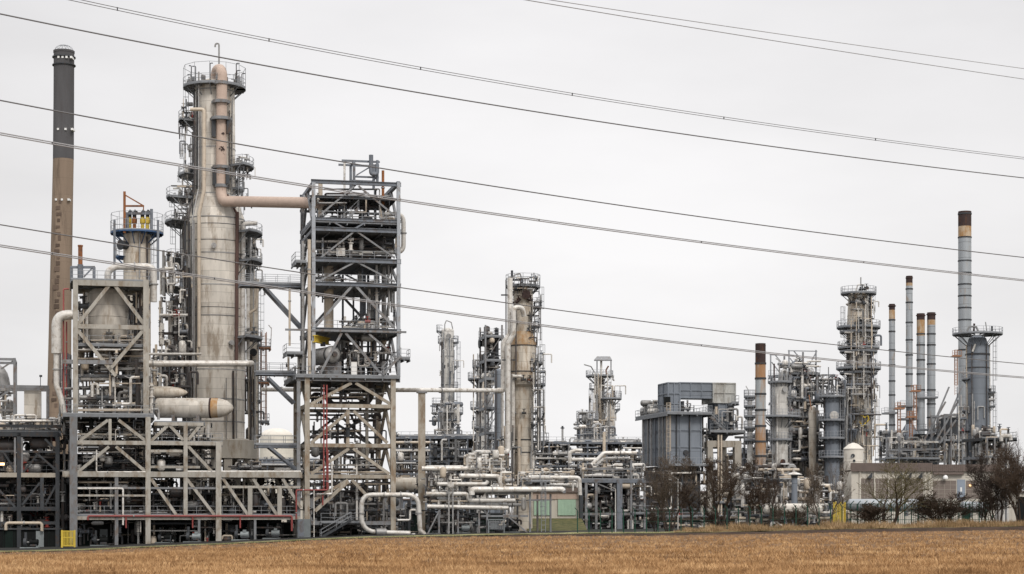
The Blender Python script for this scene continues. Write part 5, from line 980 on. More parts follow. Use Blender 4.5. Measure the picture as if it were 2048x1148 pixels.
hdrum('long beige horizontal tank behind the white pillar', 792, 870, 970, 15, 262, 'cladding_warm')
hdrum('fat pale horizontal tank over the green shed', 1064, 1150, 968, 8, 262, 'pipe_white')
# ---- green shed with bank
a = P(1062, 1030, 285); b = P(1158, 1030, 285); gs0 = P(0, 1052, 285).z; gs1 = P(0, 985, 285).z; sh = thing('green_shed', 'pale green clad shed behind the ladder, on a grassy bank', 'shed', (a.x, a.y, gs0))
def ribbed(m, x0, x1, y, z0, z1, d, step=.6, rw=.12): m.box(x0, x1, y, y + d, z0, z1); n = int((x1 - x0) / step); [m.box(x0 + i * step, x0 + i * step + rw, y - .05, y + .01, z0, z1) for i in range(n)]
part(sh, 'wall', 'building_wall', lambda m: ribbed(m, a.x, b.x, 285, gs0, gs1, 7)); part(sh, 'roof', 'building_roof', lambda m: m.box(a.x - .4, b.x + .4, 284.6, 292.5, gs1, gs1 + .7)); part(sh, 'band', 'pipe_pink', lambda m: m.box(a.x - .1, b.x + .1, 284.85, 284.96, gs1 - 1.0, gs1 - .003))

for x_0, x_1 in ((1068, 1102), (1116, 1152)):
    X0, X1 = P(x_0, 0, 284.7).x, P(x_1, 0, 284.7).x; part(sh, 'door', 'green_cladding', lambda m: ribbed(m, X0, X1, 284.8, gs0 + 1.6, gs1 - 1.05, .1, .5, .1))
part(sh, 'post', 'steel_dark', lambda m: m.bar(P(1162, 1060, 284), P(1162, 975, 284), .5))
m = MB(); A_ = P(1055, 1070, 262); B_ = P(1175, 1070, 262); m.poly([(A_.x, 258, gz(A_.x, 262) - .2), (A_.x, 284, gz(A_.x, 262) + 1.7), (A_.x, 290, gz(A_.x, 262) + 1.7), (A_.x, 290, gz(A_.x, 262) - .2)], (B_.x - A_.x, 0, 0)); m.build('grassy_bank', 'bank', None, kind='structure')
# ================================================================ furnace with big duct
FU = Frame('furnace', 'blue grey panelled furnace with a fat duct arching off its roof', 'furnace', 1338, 300, 14, rootpx=1360)
def panel(S, name, mt, x0, x1, y0, y1, t0, t1, nx=3, ny=3, rib=.16, label=None):
    c = [S.q(x0, y1, t0), S.q(x1, y1, t0), S.q(x1, y1, t1), S.q(x0, y1, t1)]; z0 = min(p.z for p in c[:2]); z1 = (S.q(x0, y0, t0).z + S.q(x1, y0, t0).z) / 2
    for p in c: p.z = z0
    def f(m):
        m.poly(c, (0, 0, z1 - z0)); H = V(0, 0, z1 - z0)
        for (p, q, n) in ((c[0], c[1], nx), (c[0], c[3], max(2, nx - 1)), (c[1], c[2], max(2, nx - 1))):
            off = -S.d * .06 if q is c[1] else (-S.a * .06 if p is c[0] else S.a * .06)
            for i in range(n + 1): k = p.lerp(q, i / n) + off; m.bar(k, k + H, rib)
            for i in range(ny + 1): m.bar(p + off + H * (i / ny), q + off + H * (i / ny), rib)
    return part(S.root, name, mt, f, label)
panel(FU, 'furnace_box', 'cladding_blue', 1338, 1402, 826, 928, 0, 14, 3, 3)
panel(FU, 'furnace_base', 'steel_dark', 1341, 1400, 932, 1062, .3, 13.7, 3, 3)
panel(FU, 'duct', 'cladding_blue', 1348, 1371, 763, 826, 3, 8, 2, 3, label='upright duct on the furnace roof')
panel(FU, 'duct', 'cladding_blue', 1371.5, 1438, 763, 793, 3.1, 7.9, 3, 2, label='duct crossing to the right')
panel(FU, 'duct', 'duct_pale', 1438.5, 1482, 764, 803, 2.8, 8.2, 2, 2, label='pale end section of the duct')
panel(FU, 'duct', 'cladding_blue', 1450, 1479, 804, 858, 3, 8, 2, 2, label='duct going down at the right')
FU.deck(1328, 1418, 826, -1.6, 15.6, rails='fblr', th=.3); FU.deck(1328, 1422, 930, -2, 3, rails='fr', th=.2); FU.deck(1418, 1486, 862, -.6, 7, rails='fr', th=.25); FU.stair(1412, 826, 1448, 861, -.5, 1); FU.deck(1468, 1482, 804, 1, 6, rails='fr'); FU.deck(1300, 1470, 1032, -2, 3, rails='f', th=.2, mat='steel_grey')
part(FU.root, 'ladder', 'pipe_beige', lambda m: caged_ladder(m, FU.q(1335, 930, -.4), FU.q(1335, 806, -.4), -FU.d, .06))
for x in (2, 3.8, 6, 8.2, 10, 12.6): part(FU.root, 'downpipe', 'pipe_grey' if x != 6 else 'steel_blue', lambda m: m.bar(FU.q(1338, 828, x) - FU.a * .35, FU.q(1338, 930, x) - FU.a * .35, .26))
for x in (1352, 1378): part(FU.root, 'downpipe', 'steel_dark', lambda m: m.bar(FU.q(x, 765 if x == 1330 else 830, -.3), FU.q(x, 930, -.3), .14))
part(FU.root, 'man_door', 'steel_dark', lambda m: m.cyl(FU.q(1371, 905, -.3), FU.q(1371, 905, .3), .4)); part(FU.root, 'duct_opening', 'equipment_dark', lambda m: m.box(*(lambda q: (q.x - .5, q.x + .5, q.y - .3, q.y + .5, q.z, q.z + 1.6))(FU.q(1345, 812, 2.8))))
FU.post(1378, 800, 826, 4, 'steel_dark', ts=(3,)); FU.post(1387, 798, 826, 3, 'steel_grey', ts=(3, 6)); FU.post(1370, 800, 826, 3, 'steel_grey', ts=(3,))
CP = Frame('concrete_portal', 'brown concrete portal carrying the right end of the furnace duct', 'portal', 1415, 302, 7)
CP.post(1419, 882, None, 11, 'concrete', ts=(0, 7)); CP.post(1434, 870, None, 3.5, 'pipe_beige', ts=(-.6,)); CP.post(1440, 870, None, 3, 'pipe_beige', ts=(-.6,)); CP.post(1449, 882, None, 8, 'concrete', ts=(7,)); CP.post(1474, 882, None, 14, 'concrete', ts=(0, 7)); CP.beam(1413, 888, 1481, 888, 13, 'concrete', ts=(0, 7)); CP.side(1474, 888, 10, 'concrete'); CP.side(1419, 888, 10, 'concrete'); CP.beam(1413, 870, 1466, 870, 3, 'steel_dark')
part(CP.root, 'hopper', 'cladding_blue', lambda m: m.hexa([CP.q(1443, 884, 2), CP.q(1456, 884, 2), CP.q(1456, 884, 5), CP.q(1443, 884, 5), CP.q(1432, 862, 1), CP.q(1468, 862, 1), CP.q(1468, 862, 6), CP.q(1432, 862, 6)]))
CP.deck(1426, 1480, 1004, -1, 6, rails='f', th=.2); CP.deck(1426, 1480, 960, 1, 6, rails='', th=.4, mat='concrete')
for i, (x0, x1, y0, y1, n, nm, pl, md) in enumerate(((1330, 1345, 795, 826, 30, 'left of the duct on the furnace roof', 'mix', 'VUZB'), (1374, 1392, 804, 826, 8, 'under the duct arch on the furnace roof', 'dark', 'VUZ'), (1440, 1484, 812, 860, 22, 'on the duct platform', 'pale', 'VUZ'), (1404, 1424, 830, 930, 24, 'in the gap between furnace and concrete portal', 'grey', 'VUZ'), (1286, 1400, 935, 1060, 44, 'along the dark base of the furnace', 'dark', 'HUZV'), (1425, 1480, 910, 1060, 34, 'inside the concrete portal', 'dark', 'HUZVB'), (1275, 1420, 1034, 1062, 50, 'at ground level before the furnace', 'dark', 'HUZVB'))): pipework(FU, (x0, x1, y0, y1), n, f'pipes {nm}', 150 + i, (-1.2, -.2) if i in (4, 6) else (8, 14) if i == 0 else (0, 6), (.05, .2), pl, modes=md, valves=.5)
# dark frame left of the furnace
F6 = Frame('steel_structure', 'dark grey pipe frame between the green shed and the furnace', 'steel frame', 1160, 285, 8, rootpx=1220)
for x, w_ in ((1172, 5), (1192, 5), (1238, 11), (1262, 4), (1289, 4)): F6.post(x, 960 if x != 1262 else 920, None, w_, 'steel_grey' if x != 1238 else 'steel_blue')
F6.beam(1160, 962, 1290, 962, 7, 'steel_blue'); F6.beam(1160, 1028, 1300, 1028, 5, 'steel_grey'); F6.beam(1170, 938, 1270, 938, 3, 'steel_grey'); F6.deck(1165, 1285, 959, 0, 8, rails='f', th=.2); F6.deck(1265, 1310, 1026, -.5, 6, rails='f', th=.2); F6.brace(1196, 968, 1230, 982, 2.5, 'steel_grey', ts=(-.2,))
for i, (x0, x1, y0, y1, n, nm, pl, md) in enumerate(((1165, 1235, 968, 1025, 84, 'in the left bay', 'dark', 'HUZVTB'), (1243, 1290, 968, 1025, 60, 'in the right bay', 'dark', 'HUZVTB'), (1165, 1290, 1030, 1064, 70, 'at the ground', 'dark', 'HUZVTB'), (1165, 1290, 925, 958, 84, 'on the upper deck', 'mix', 'HUZVTB'))): pipework(F6, (x0, x1, y0, y1), n, f'mixed pipes and vessels {nm} of the frame left of the furnace', 160 + i, (.4, 8), (.06, .24), pl, modes=md, valves=.5)
pipe_thing('white pipe slanting up beside the beige post left of the furnace', on(F6, [(1182, 935), (1190, 930), (1215, 905), (1280, 905)], 2), .3, 'pipe_white', 12); pipe_thing('second slanting white pipe below the first one left of the furnace', on(F6, [(1192, 938), (1220, 916), (1270, 916)], 3), .26, 'pipe_white', 12); pipe_thing('short white arch pipe left of the slanting pair', on(F6, [(1153, 925), (1153, 903), (1165, 899), (1178, 899)], 4), .3, 'pipe_white', 12); pipe_thing('white pipe crossing level behind the arch pipe', on(F6, [(1160, 917), (1210, 917)], 5), .28, 'pipe_white', 12)
F6.post(1219, 862, 962, 5, 'pipe_beige', ts=(3,))
# ================================================================ rusty stack
def stack(cx, Y, yt, r, ycap, label, mt='stack_steel', cap='rust_dark', ybase=None, r2=None, rings=(), group=None, collar=1.25, yrust=None, yrmat='cone_stain'):
    c = P(cx, HY, Y); k = Y / FPX; r2 = r2 or r; zb = gz(c.x, c.y) if ybase is None else P(0, ybase, Y).z; z = lambda y: EYE + (HY - y) * k
    rt = thing('flue_stack', label, 'stack', (c.x, c.y, zb), group or 'metal flue stacks on the right')
    def rad(y): return (r + (r2 - r) * (y - yt) / max(960 - yt, 1)) * k
    z1 = z(yrust) if yrust else z(ycap)
    part(rt, 'shaft', mt, lambda m: m.lathe((c.x, c.y, 0), [(rad(960), zb - .3), (rad(ycap), z1)], 28))
    if yrust: part(rt, 'rusty_section', yrmat, lambda m: m.lathe((c.x, c.y, 0), [(rad(yrust), z(yrust)), (rad(ycap), z(ycap))], 28))
    part(rt, 'scorched_tip', cap, lambda m: m.lathe((c.x, c.y, 0), [(rad(ycap) * 1.002, z(ycap)), (rad(ycap) * 1.002, z(yt + 5)), (rad(yt) * collar, z(yt + 5)), (rad(yt) * collar, z(yt + 3)), (rad(yt), z(yt + 3)), (rad(yt), z(yt))], 28))
    for y in rings: part(rt, 'joint_ring', 'steel_dark', lambda m: m.lathe((c.x, c.y, z(y)), [(rad(y) * .97, -.14), (rad(y) + .09, -.14), (rad(y) + .09, .14), (rad(y) * .97, .14)], 28))
    return rt
stack(1521, 300, 687, 10.3, 727, 'short rusty stack with a sooty tip, right of the furnace', 'stack_rusty', 'rust_dark', rings=(727, 757, 788, 820, 852, 883, 912), collar=1.03, yrust=757, r2=11, yrmat='rust_streaked')
T7 = Tower('slim_column', 'thin column with curved vent right behind the furnace duct', 'column', 1500, 330, [(795, 5), (940, 6)], 'cladding_far', far=True)
for y in (793, 812, 832, 855, 880): T7.plat(y, 1489, 1512)
T7.pipe([(1497, 793), (1497, 782), (1492, 772)], 1, 'pipe_grey', off=0); T7.ladder(1492, 795, 900, False)
G7 = Grid(1480, 332); pipework(G7, (1482, 1545, 860, 1000), 70, 'pipes and fittings between the furnace portal and the rusty stack', 170, (-3, 5), (.06, .2), 'grey')
# ================================================================ cluster 1540-1680
T8 = Tower('distillation_column', 'pale column with a bulging top, first right of the rusty stack', 'column', 1560, 325, [(768, 16), (940, 16)], 'cladding_far', far=True)
for y, a_, b_ in ((764, 1540, 1584), (794, 1550, 1592), (833, 1536, 1600), (879, 1537, 1584)): T8.plat(y, a_, b_)
T8.pipe([(1547, 762), (1547, 728)], 1.6, 'rust_dark', off=0); T8.pipe([(1556, 762), (1556, 722), (1550, 718)], 1, 'pipe_grey', off=0); T8.pipe([(1560, 765), (1562, 742), (1570, 742), (1572, 765)], 3, 'pipe_grey', off=0); T8.nozzle(1565, 780, 4); T8.nozzle(1562, 924, 4, 'rust_dark'); T8.ladder(1545, 766, 930); T8.pipe([(1552, 790), (1552, 940)], 2, 'pipe_white')
F8 = Frame('steel_structure', 'pale open steel structure under a light cage, right of the bulging column', 'steel frame', 1572, 335, 9, rootpx=1600)
for x in (1580, 1634): F8.post(x, 744, None, 4, 'steel_grey'); F8.post(x - 2, 700, 744, 2.4, 'railing_far')
F8.post(1606, 704, None, 3, 'steel_grey'); F8.beam(1576, 702, 1634, 702, 2, 'railing_far'); F8.brace(1580, 716, 1600, 742, 2, 'railing_far'); F8.brace(1634, 702, 1612, 742, 2, 'railing_far'); F8.brace(1588, 702, 1606, 724, 2, 'railing_far')
for y, xa, xb in ((746, 1574, 1640), (800, 1574, 1660), (833, 1574, 1650), (858, 1578, 1625), (893, 1610, 1650), (910, 1580, 1625)): F8.deck(xa, xb, y, 0, 9, rails='f' if y != 746 else 'fb', th=.25)
F8.brace(1596, 749, 1585, 775, 2.5, 'steel_grey', ts=(0,)); F8.brace(1616, 749, 1630, 780, 2.5, 'steel_grey', ts=(0,)); F8.brace(1632, 837, 1648, 858, 2.2, 'steel_grey', ts=(0,))
T8b = Tower('slim_vessel', 'stubby dark vessel top hidden in the pale open structure', 'vessel', 1603, 339, [(762, 12), (790, 12), (800, 10), (930, 9)], 'cladding_far', far=True)
T8c = Tower('slim_vessel', 'slender beige vessel at the right post of the pale open structure', 'vessel', 1625, 333, [(815, 6), (825, 8), (950, 7)], 'cladding_warm', far=True); T8c.pipe([(1622, 820), (1618, 790)], 1, 'orange_paint', off=0)
for i, (x0, x1, y0, y1, n, nm, pl, md) in enumerate(((1576, 1640, 722, 745, 34, 'on its very top', 'grey', 'HUZVB'), (1582, 1634, 750, 798, 56, 'under the top deck', 'grey', 'HUZVTB'), (1575, 1640, 803, 858, 88, 'in the middle', 'mix', 'HUZVTB'), (1578, 1640, 862, 905, 66, 'lower down', 'mix', 'HUZVTB'), (1540, 1650, 905, 960, 88, 'at the foot', 'mix', 'HUZVTB'))): pipework(F8, (x0, x1, y0, y1), n, f'crowded pipes {nm} of the pale open structure', 180 + i, (-1, 8), (.07, .3), pl, modes=md, valves=.5)
T9 = Tower('process_vessel', 'square shouldered blue grey vessel between the open structure and the pale column', 'vessel', 1664, 330, [(796, 15), (950, 15)], 'cladding_blue', far=True, head=False)
for y in (793, 840, 876, 914): T9.plat(y, 1638, 1684)
T9.pipe([(1648, 796), (1648, 940)], 1.4, 'pipe_dark'); T9.pipe([(1672, 793), (1672, 772), (1680, 772)], 1.6, 'pipe_white', off=0); T9.pipe([(1655, 793), (1655, 735)], 1, 'steel_grey', off=0); T9.ladder(1680, 795, 900); T9.nozzle(1665, 832, 7, 'pipe_white', .3)
pipework(F8, (1636, 1684, 745, 792), 50, 'thin pipes and rails above the blue grey vessel', 188, (-1, 5), (.05, .16), 'grey', modes='HUZV')
# ================================================================ T6 column with many platforms
T6 = Tower('distillation_column', 'stout stained column ringed by many round platforms, right of centre', 'column', 1717, 335, [(592, 20), (672, 24), (700, 23), (770, 21), (800, 27), (950, 27)], 'cladding_warm', far=True)
for y, a_, b_ in ((587, 1691, 1752), (613, 1698, 1748), (655, 1674, 1752), (664, 1680, 1745), (696, 1676, 1750), (703, 1680, 1744), (737, 1673, 1753), (746, 1680, 1745), (770, 1682, 1746), (801, 1690, 1752), (830, 1690, 1744), (861, 1682, 1750)): T6.plat(y, a_, b_)
for y in (664, 703, 746, 776): T6.pipe([(1684, y + 4), (1700, y + 4), (1704, y - 2), (1735, y - 2)], 2, 'pipe_white', off=1.0)
T6.pipe([(1706, 590), (1712, 572), (1724, 572), (1732, 590)], 1.4, 'pipe_white', off=0); T6.pipe([(1718, 575), (1718, 557)], 1.2, 'pipe_grey', off=0); T6.ladder(1742, 590, 650); T6.ladder(1745, 655, 800); T6.ladder(1750, 800, 930); T6.ladder(1688, 614, 700)
for x, y0, y1, r0, mt in ((1726, 600, 930, 1.6, 'pipe_white'), (1700, 680, 940, 2, 'pipe_grey'), (1710, 750, 940, 1.3, 'pipe_grey'), (1693, 700, 860, 2.4, 'pipe_dark'), (1738, 590, 800, 1.4, 'pipe_dark'), (1695, 860, 940, 2.4, 'pipe_dark')): T6.pipe([(x, y0), (x, y1)], r0, mt, off=.8)
T6.pipe([(1712, 830), (1722, 838), (1728, 832), (1730, 842), (1716, 856), (1712, 845)], 1.4, 'yellow_paint', off=1.4)
rnd = random.Random(21)
for i in range(46):
    y = rnd.choice((583, 609, 650, 691, 732, 766, 796, 825, 856)) + rnd.uniform(-5, 2); x = rnd.uniform(1692, 1742); c = T6.front(x, y, rnd.uniform(.4, 1.2)); part(T6.root, 'valve', rnd.choice(('pipe_grey', 'steel_dark', 'pipe_white', 'pipe_dark')), lambda m: valve_mesh(m, c, (rnd.uniform(-1, 1), .3, rnd.choice((0, 1))), rnd.uniform(.12, .26)))
G6 = Grid(1680, 330); pipework(G6, (1682, 1700, 760, 930), 44, 'pipes climbing the left side of the stout ringed column', 190, (-1, 3), (.06, .2), 'grey', modes='VVUZ')
for i, (x0, x1, y0, y1, n, nm, pl, t) in enumerate(((1694, 1742, 596, 700, 16, 'wrapped round its upper half', 'mix', (-2.6, -.4)), (1690, 1746, 704, 800, 18, 'wrapped round its middle', 'mix', (-2.8, -.6)), (1690, 1748, 804, 920, 22, 'wrapped round its lower half', 'mix', (-3, -.8)), (1738, 1758, 590, 900, 44, 'along its right edge', 'grey', (1, 5)))):
    pipework(G6, (x0, x1, y0, y1), n, f'thin pipes and fittings of the stout ringed column, {nm}', 340 + i, t, (.035, .13), pl, modes='VVUZH', valves=.7)
G55 = Grid(870, 356)
pipework(G55, (882, 916, 664, 800), 16, 'thin pipes along the slim pale column', 350, (-2, 2), (.04, .11), 'grey', modes='VVVU'); pipework(Grid(940, 328), (946, 984, 706, 900), 50, 'thin pipes round the short slim column', 351, (-2, 3), (.04, .13), 'mix', modes='VVUZ'); pipework(Grid(1930, 352), (1934, 1984, 770, 925), 22, 'thin pipes on the face of the tall blue grey column', 352, (4.4, 6), (.05, .16), 'grey', modes='VVUZ'); pipework(Grid(1186, 394), (1184, 1234, 745, 850), 50, 'thin pipes round the two canopy columns', 353, (0, 4), (.05, .15), 'pale', modes='VVUZ')
# ================================================================ tall thin stacks
stack(1784, 400, 608, 6, 620, 'shortest thin stack with a rusty flared tip, left of the group of four', rings=(640, 663, 700, 730, 762, 790, 825, 850, 880), collar=1.3, yrust=638)
stack(1818.5, 400, 552, 6.6, 566, 'tallest thin grey stack of the group of four', rings=(578, 605, 645, 680, 710, 748, 772), collar=1.12, yrust=572, ybase=848)
stack(1841.5, 400, 627, 8, 640, 'third thin stack, its top brown and stained, left of its twin', rings=(668, 690, 720, 748, 780), collar=1.18, yrust=672)
stack(1862.5, 400, 625, 8.2, 640, 'rightmost thin stack of the four, standing against its stained twin', rings=(668, 690, 728, 780, 808, 835), collar=1.18, yrust=650)
stack(1929.5, 420, 423, 13, 453, 'tallest pale banded stack at the far right with a rusty brown top', rings=(428, 475, 522, 546, 569, 592, 616, 640, 700), collar=1.03, r2=12.5, yrust=474)
cn = Tower('conical_heater', 'conical grey heater at the foot of the tallest thin stack', 'heater', 1818.5, 399, [(848, 6.8), (870, 20), (940, 20)], 'cladding_blue', far=True, head=False, ridge=0)
for x in (1811, 1826): cn.pipe([(x, 850), (x - 6 if x < 1815 else x + 8, 872)], 1, 'railing_far')
stk = [thing('heater_box', 'low grey heater box under the two stained thin stacks', 'heater', P(1852, 930, 399))]
q0, q1 = P(1835, 872, 396), P(1874, 950, 396); part(stk[0], 'body', 'cladding_blue', lambda m: m.box(q0.x, q1.x, 396, 405, q1.z, q0.z)); part(stk[0], 'roof_edge', 'steel_dark', lambda m: m.box(q0.x - .4, q1.x + .4, 395.6, 405.4, q0.z, q0.z + .4)); part(stk[0], 'platform', 'deck', lambda m: (m.box(P(1836, 0, 394).x, P(1882, 0, 394).x, 394, 396.2, P(0, 861, 394).z, P(0, 859, 394).z), m.rail(P(1836, 859, 394), P(1882, 859, 394), r=.06)))
for i, (x, y0, y1, nm) in enumerate(((1798, 805, 930, 'beside the shortest thin stack'), (1822, 822, 900, 'in front of the conical heater'), (1830, 770, 860, 'left of the stained twin stacks'), (1912, 700, 790, 'left of the tallest banded stack'))):
    g = P(x, y1, 394 if i < 3 else 414); top = P(x, y0, g.y); lt = thing('access_ladder', f'orange caged ladder {nm}', 'ladder', g, 'orange caged ladders by the thin stacks'); part(lt, 'ladder', 'orange_paint', lambda m: caged_ladder(m, g, top, V(0, -1, 0), .085))
    z = P(0, y0 + 12, g.y).z; part(lt, 'landing', 'orange_paint', lambda m: (m.box(g.x - 1, g.x + 1, g.y - 1, g.y + 1, z - .2, z), m.rail(V(g.x - 1, g.y - 1, z), V(g.x + 1, g.y - 1, z), r=.07)))
for i, (cx, xa, xb, ys, nm) in enumerate(((1784, 1766, 1792, (826, 872, 895), 'round the shortest thin stack'), (1820, 1798, 1832, (812, 838), 'round the tallest thin stack'), (1852, 1832, 1873, (795,), 'round the stained twin stacks'))):
    for j, y in enumerate(ys):
        c = P(cx, y, 400 if i < 2 else 400); pf = thing('service_platform', f'small {["upper", "lower", "lowest"][j]} service platform {nm}', 'platform', c, 'service platforms round the thin stacks'); part(pf, 'deck', 'deck', lambda m: m.box(P(xa, 0, 400).x, P(xb, 0, 400).x, 398.4, 401.6, c.z - .25, c.z)); part(pf, 'railing', 'railing_far', lambda m: (m.rail(V(P(xa, 0, 400).x, 398.4, c.z), V(P(xb, 0, 400).x, 398.4, c.z), r=.06), m.rail(V(P(xa, 0, 400).x, 401.5, c.z), V(P(xb, 0, 400).x, 401.5, c.z), r=.06)))
G9 = Grid(1750, 395)
for i, (x0, x1, y0, y1, n, nm, pl, md) in enumerate(((1765, 1810, 860, 925, 60, 'at the foot of the shortest thin stack', 'grey', 'HUZVTB'), (1800, 1880, 880, 925, 80, 'before the conical heater', 'mix', 'HUZVTB'), (1870, 1930, 830, 925, 90, 'between heater box and the tall blue grey column', 'mix', 'HUZVTB'))): pipework(G9, (x0, x1, y0, y1), n, f'hazy pipes and steelwork {nm}', 200 + i, (-4, 3), (.07, .25), pl, modes=md, valves=.5)
F10 = Frame('steel_structure', 'slanted conveyor frame left of the tall blue grey column', 'steel frame', 1885, 385, 6, rootpx=1910)
for x0, y0, x1, y1 in ((1872, 882, 1918, 800), (1880, 886, 1912, 840), (1900, 830, 1925, 770)): F10.brace(x0, y0, x1, y1, 3, 'steel_grey')
for x in (1889, 1902, 1925): F10.post(x, 828 if x != 1925 else 833, None, 3, 'steel_grey')
F10.beam(1888, 830, 1928, 830, 4, 'steel_grey'); F10.deck(1888, 1930, 880, 0, 6, rails='f'); F10.beam(1798, 884, 1872, 884, 3.5, 'pipe_white', ts=(-1,)); F10.post(1798, 872, None, 3, 'steel_grey'); F10.beam(1800, 898, 1880, 898, 3, 'steel_grey'); F10.deck(1770, 1880, 916, 0, 5, rails='f')
part(F10.root, 'dark_hood', 'steel_dark', lambda m: m.poly([F10.q(1903, 870, 1), F10.q(1923, 870, 1), F10.q(1923, 870, 5), F10.q(1903, 870, 5)], (0, 0, 3.6)))
T11 = Tower('reactor_column', 'tall blue grey column with wide railed top at the far right', 'column', 1955, 360, [(680, 18), (695, 23), (940, 24)], 'cladding_blue', far=True, ridge=3.4)
T11.plat(668, 1906, 1990); T11.ring(709, 3, 'steel_dark', .15); T11.ring(736, 2, 'steel_dark', .08)
for y in (784, 812): T11.plat(y, 1930, 1990)
for y in (758, 821, 861): T11.plat(y, 1924, 1960)
for x, r0, mt in ((1932, 1.5, 'pipe_beige'), (1968, 1, 'pipe_dark'), (1978, 1.4, 'pipe_white'), (1939, 1, 'pipe_dark')): T11.pipe([(x, 690), (x, 930)], r0, mt, off=.4)
T11.pipe([(1930, 664), (1934, 655), (1948, 655), (1952, 664)], 2, 'pipe_grey', off=0); T11.pipe([(1945, 668), (1946, 648)], 2, 'rust_dark', off=-.5); T11.pipe([(1984, 668), (1984, 652)], 2, 'steel_dark', off=0); T11.pipe([(1940, 705), (1945, 690)], 2, 'pipe_white'); T11.ladder(1985, 670, 784); T11.ladder(1985, 785, 930)
T11.pipe([(1972, 662), (1968, 645)], 1, 'pipe_grey', off=0)
for y in (790, 800): c = T11.front(1978, y, .5); part(T11.root, 'valve', 'pipe_grey', lambda m: valve_mesh(m, c, (1, 0, 0), .3))
F12 = Frame('process_platform', 'right hand platform on legs beside the tall blue grey column', 'platform', 1966, 350, 8, rootpx=2000)
for x in (1974, 1989, 2012): F12.post(x, 876, None, 3, 'steel_grey')
F12.deck(1964, 2034, 876, 0, 8, rails='fbr', th=.3, mat='steel_dark'); F12.deck(1966, 2028, 913, 0, 8, rails='f', th=.25); pipework(F12, (1968, 2005, 856, 874), 24, 'rusty valves on the far right platform', 210, (0, 6), (.08, .28), 'mix', modes='VUB', valves=.6); pipework(F12, (1970, 2012, 880, 930), 50, 'pipes under the far right platform', 211, (0, 7), (.08, .3), 'mix', modes='HUZVB')
T12 = Tower('process_vessel', 'grey vessel standing under the far right platform', 'vessel', 2004, 356, [(880, 13), (950, 13)], 'cladding_far', far=True)
# ================================================================ background racks
for i, (xa, xb, Y, py, nm) in enumerate(((785, 1010, 340, 876, 'behind the white pillar'), (1060, 1290, 350, 886, 'between the centre columns and the furnace'), (1470, 1700, 345, 905, 'behind the rusty stack'), (500, 640, 420, 925, 'far away seen left of the lattice tower'))):
    B_ = Frame('pipe_rack', f'hazy background pipe rack {nm}', 'pipe rack', xa, Y, 8, rootpx=(xa + xb) // 2, th=R(4))
    n = max(2, int((xb - xa) / 34))
    for j in range(n + 1): x = xa + (xb - xa) * j / n; B_.post(x, py, None, 3, 'steel_blue')
    for d_ in (0, 22, 46, 72): B_.beam(xa, py + d_, xb, py + d_, 3.4, 'steel_blue')
    for j in range(0, n, 2): x = xa + (xb - xa) * j / n; B_.brace(x, py + 46, x + 34, py + 22, 2.2, 'steel_blue', ts=(0,))
    B_.deck(xa, xb, py, 0, 8, rails='f', th=.2, railmat='railing_far')
    m_ = max(1, int((xb - xa) / 75))
    for j in range(m_): x0 = xa + (xb - xa) * j / m_; x1 = xa + (xb - xa) * (j + 1) / m_; pipework(B_, (x0, x1, py + 3, 960), 90, f'dense pipes {nm}, section {"left middle right rightmost".split()[min(j, 3)] if m_ > 1 else "all"}', 220 + i * 10 + j, (-1, 8), (.06, .28), 'grey' if j % 2 else 'mix', modes='HHUZVTB', valves=.4)
    pipework(B_, (xa, xb, py - 10, py), 26, f'fittings above the background rack {nm}', 260 + i, (0, 8), (.08, .22), 'grey', modes='HUV')
vs_ = stack(1125, 360, 852, 2, 856, 'thin grey vent mast with a cross top between the centre columns and furnace', 'pipe_grey', 'steel_dark', collar=2)
dm = Tower('dome_tank', 'faint pale domed tank far away between the column and lattice tower', 'tank', 553, 600, [(873, 33), (920, 34)], 'tank_cream', far=True, ridge=0)  # pale cream colour stands in for haze over the distant tank
for i, (xa, xb, yt, Y, mt, nm) in enumerate(((620, 800, 992, 330, 'steel_grey', 'behind the lattice tower legs'), (800, 1000, 1000, 400, 'cladding_blue', 'behind the low white pipes'), (1080, 1290, 1000, 372, 'steel_grey', 'behind the green shed and dark frame'), (1395, 1500, 985, 380, 'building_wall', 'behind the concrete portal'), (1500, 1700, 996, 372, 'steel_grey', 'behind the rusty stack'), (440, 620, 998, 420, 'building_wall', 'far behind the long low frame'), (1980, 2110, 985, 400, 'building_wall', 'at the far right behind the thicket'))):
    a = P(xa, yt, Y); b = P(xb, yt, Y); g0 = gz(a.x, Y) - .5; zt = a.z; rt = thing('process_building', f'low hazy industrial building {nm}', 'building', (a.x, Y, g0), 'low industrial buildings in the background')
    part(rt, 'wall', mt, lambda m: ribbed(m, a.x, b.x, Y, g0, zt, 9, 1.5, .12)); part(rt, 'roof', 'building_roof', lambda m: m.box(a.x - .4, b.x + .4, Y - .4, Y + 9.4, zt, zt + .3))
    for j in range(int((b.x - a.x) / 4.5)): x = a.x + 1.2 + j * 4.5; part(rt, 'door' if j % 3 == 1 else 'window', 'equipment_dark', lambda m: m.box(x, x + (1.6 if j % 3 == 1 else 2.2), Y - .1, Y - .06, g0 + (.3 if j % 3 == 1 else 1.9), zt - .9))
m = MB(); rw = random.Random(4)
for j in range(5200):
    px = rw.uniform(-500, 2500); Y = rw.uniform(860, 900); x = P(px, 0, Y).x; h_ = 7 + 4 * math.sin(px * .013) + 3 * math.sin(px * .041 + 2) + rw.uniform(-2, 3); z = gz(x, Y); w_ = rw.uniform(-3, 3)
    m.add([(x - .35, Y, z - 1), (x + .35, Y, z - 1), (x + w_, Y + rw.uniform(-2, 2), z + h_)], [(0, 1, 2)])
o = m.build('distant_wood', 'twig_hazed', None, label='faint band of far off bare woodland along the horizon', cat='wood', kind='stuff', smooth=0)
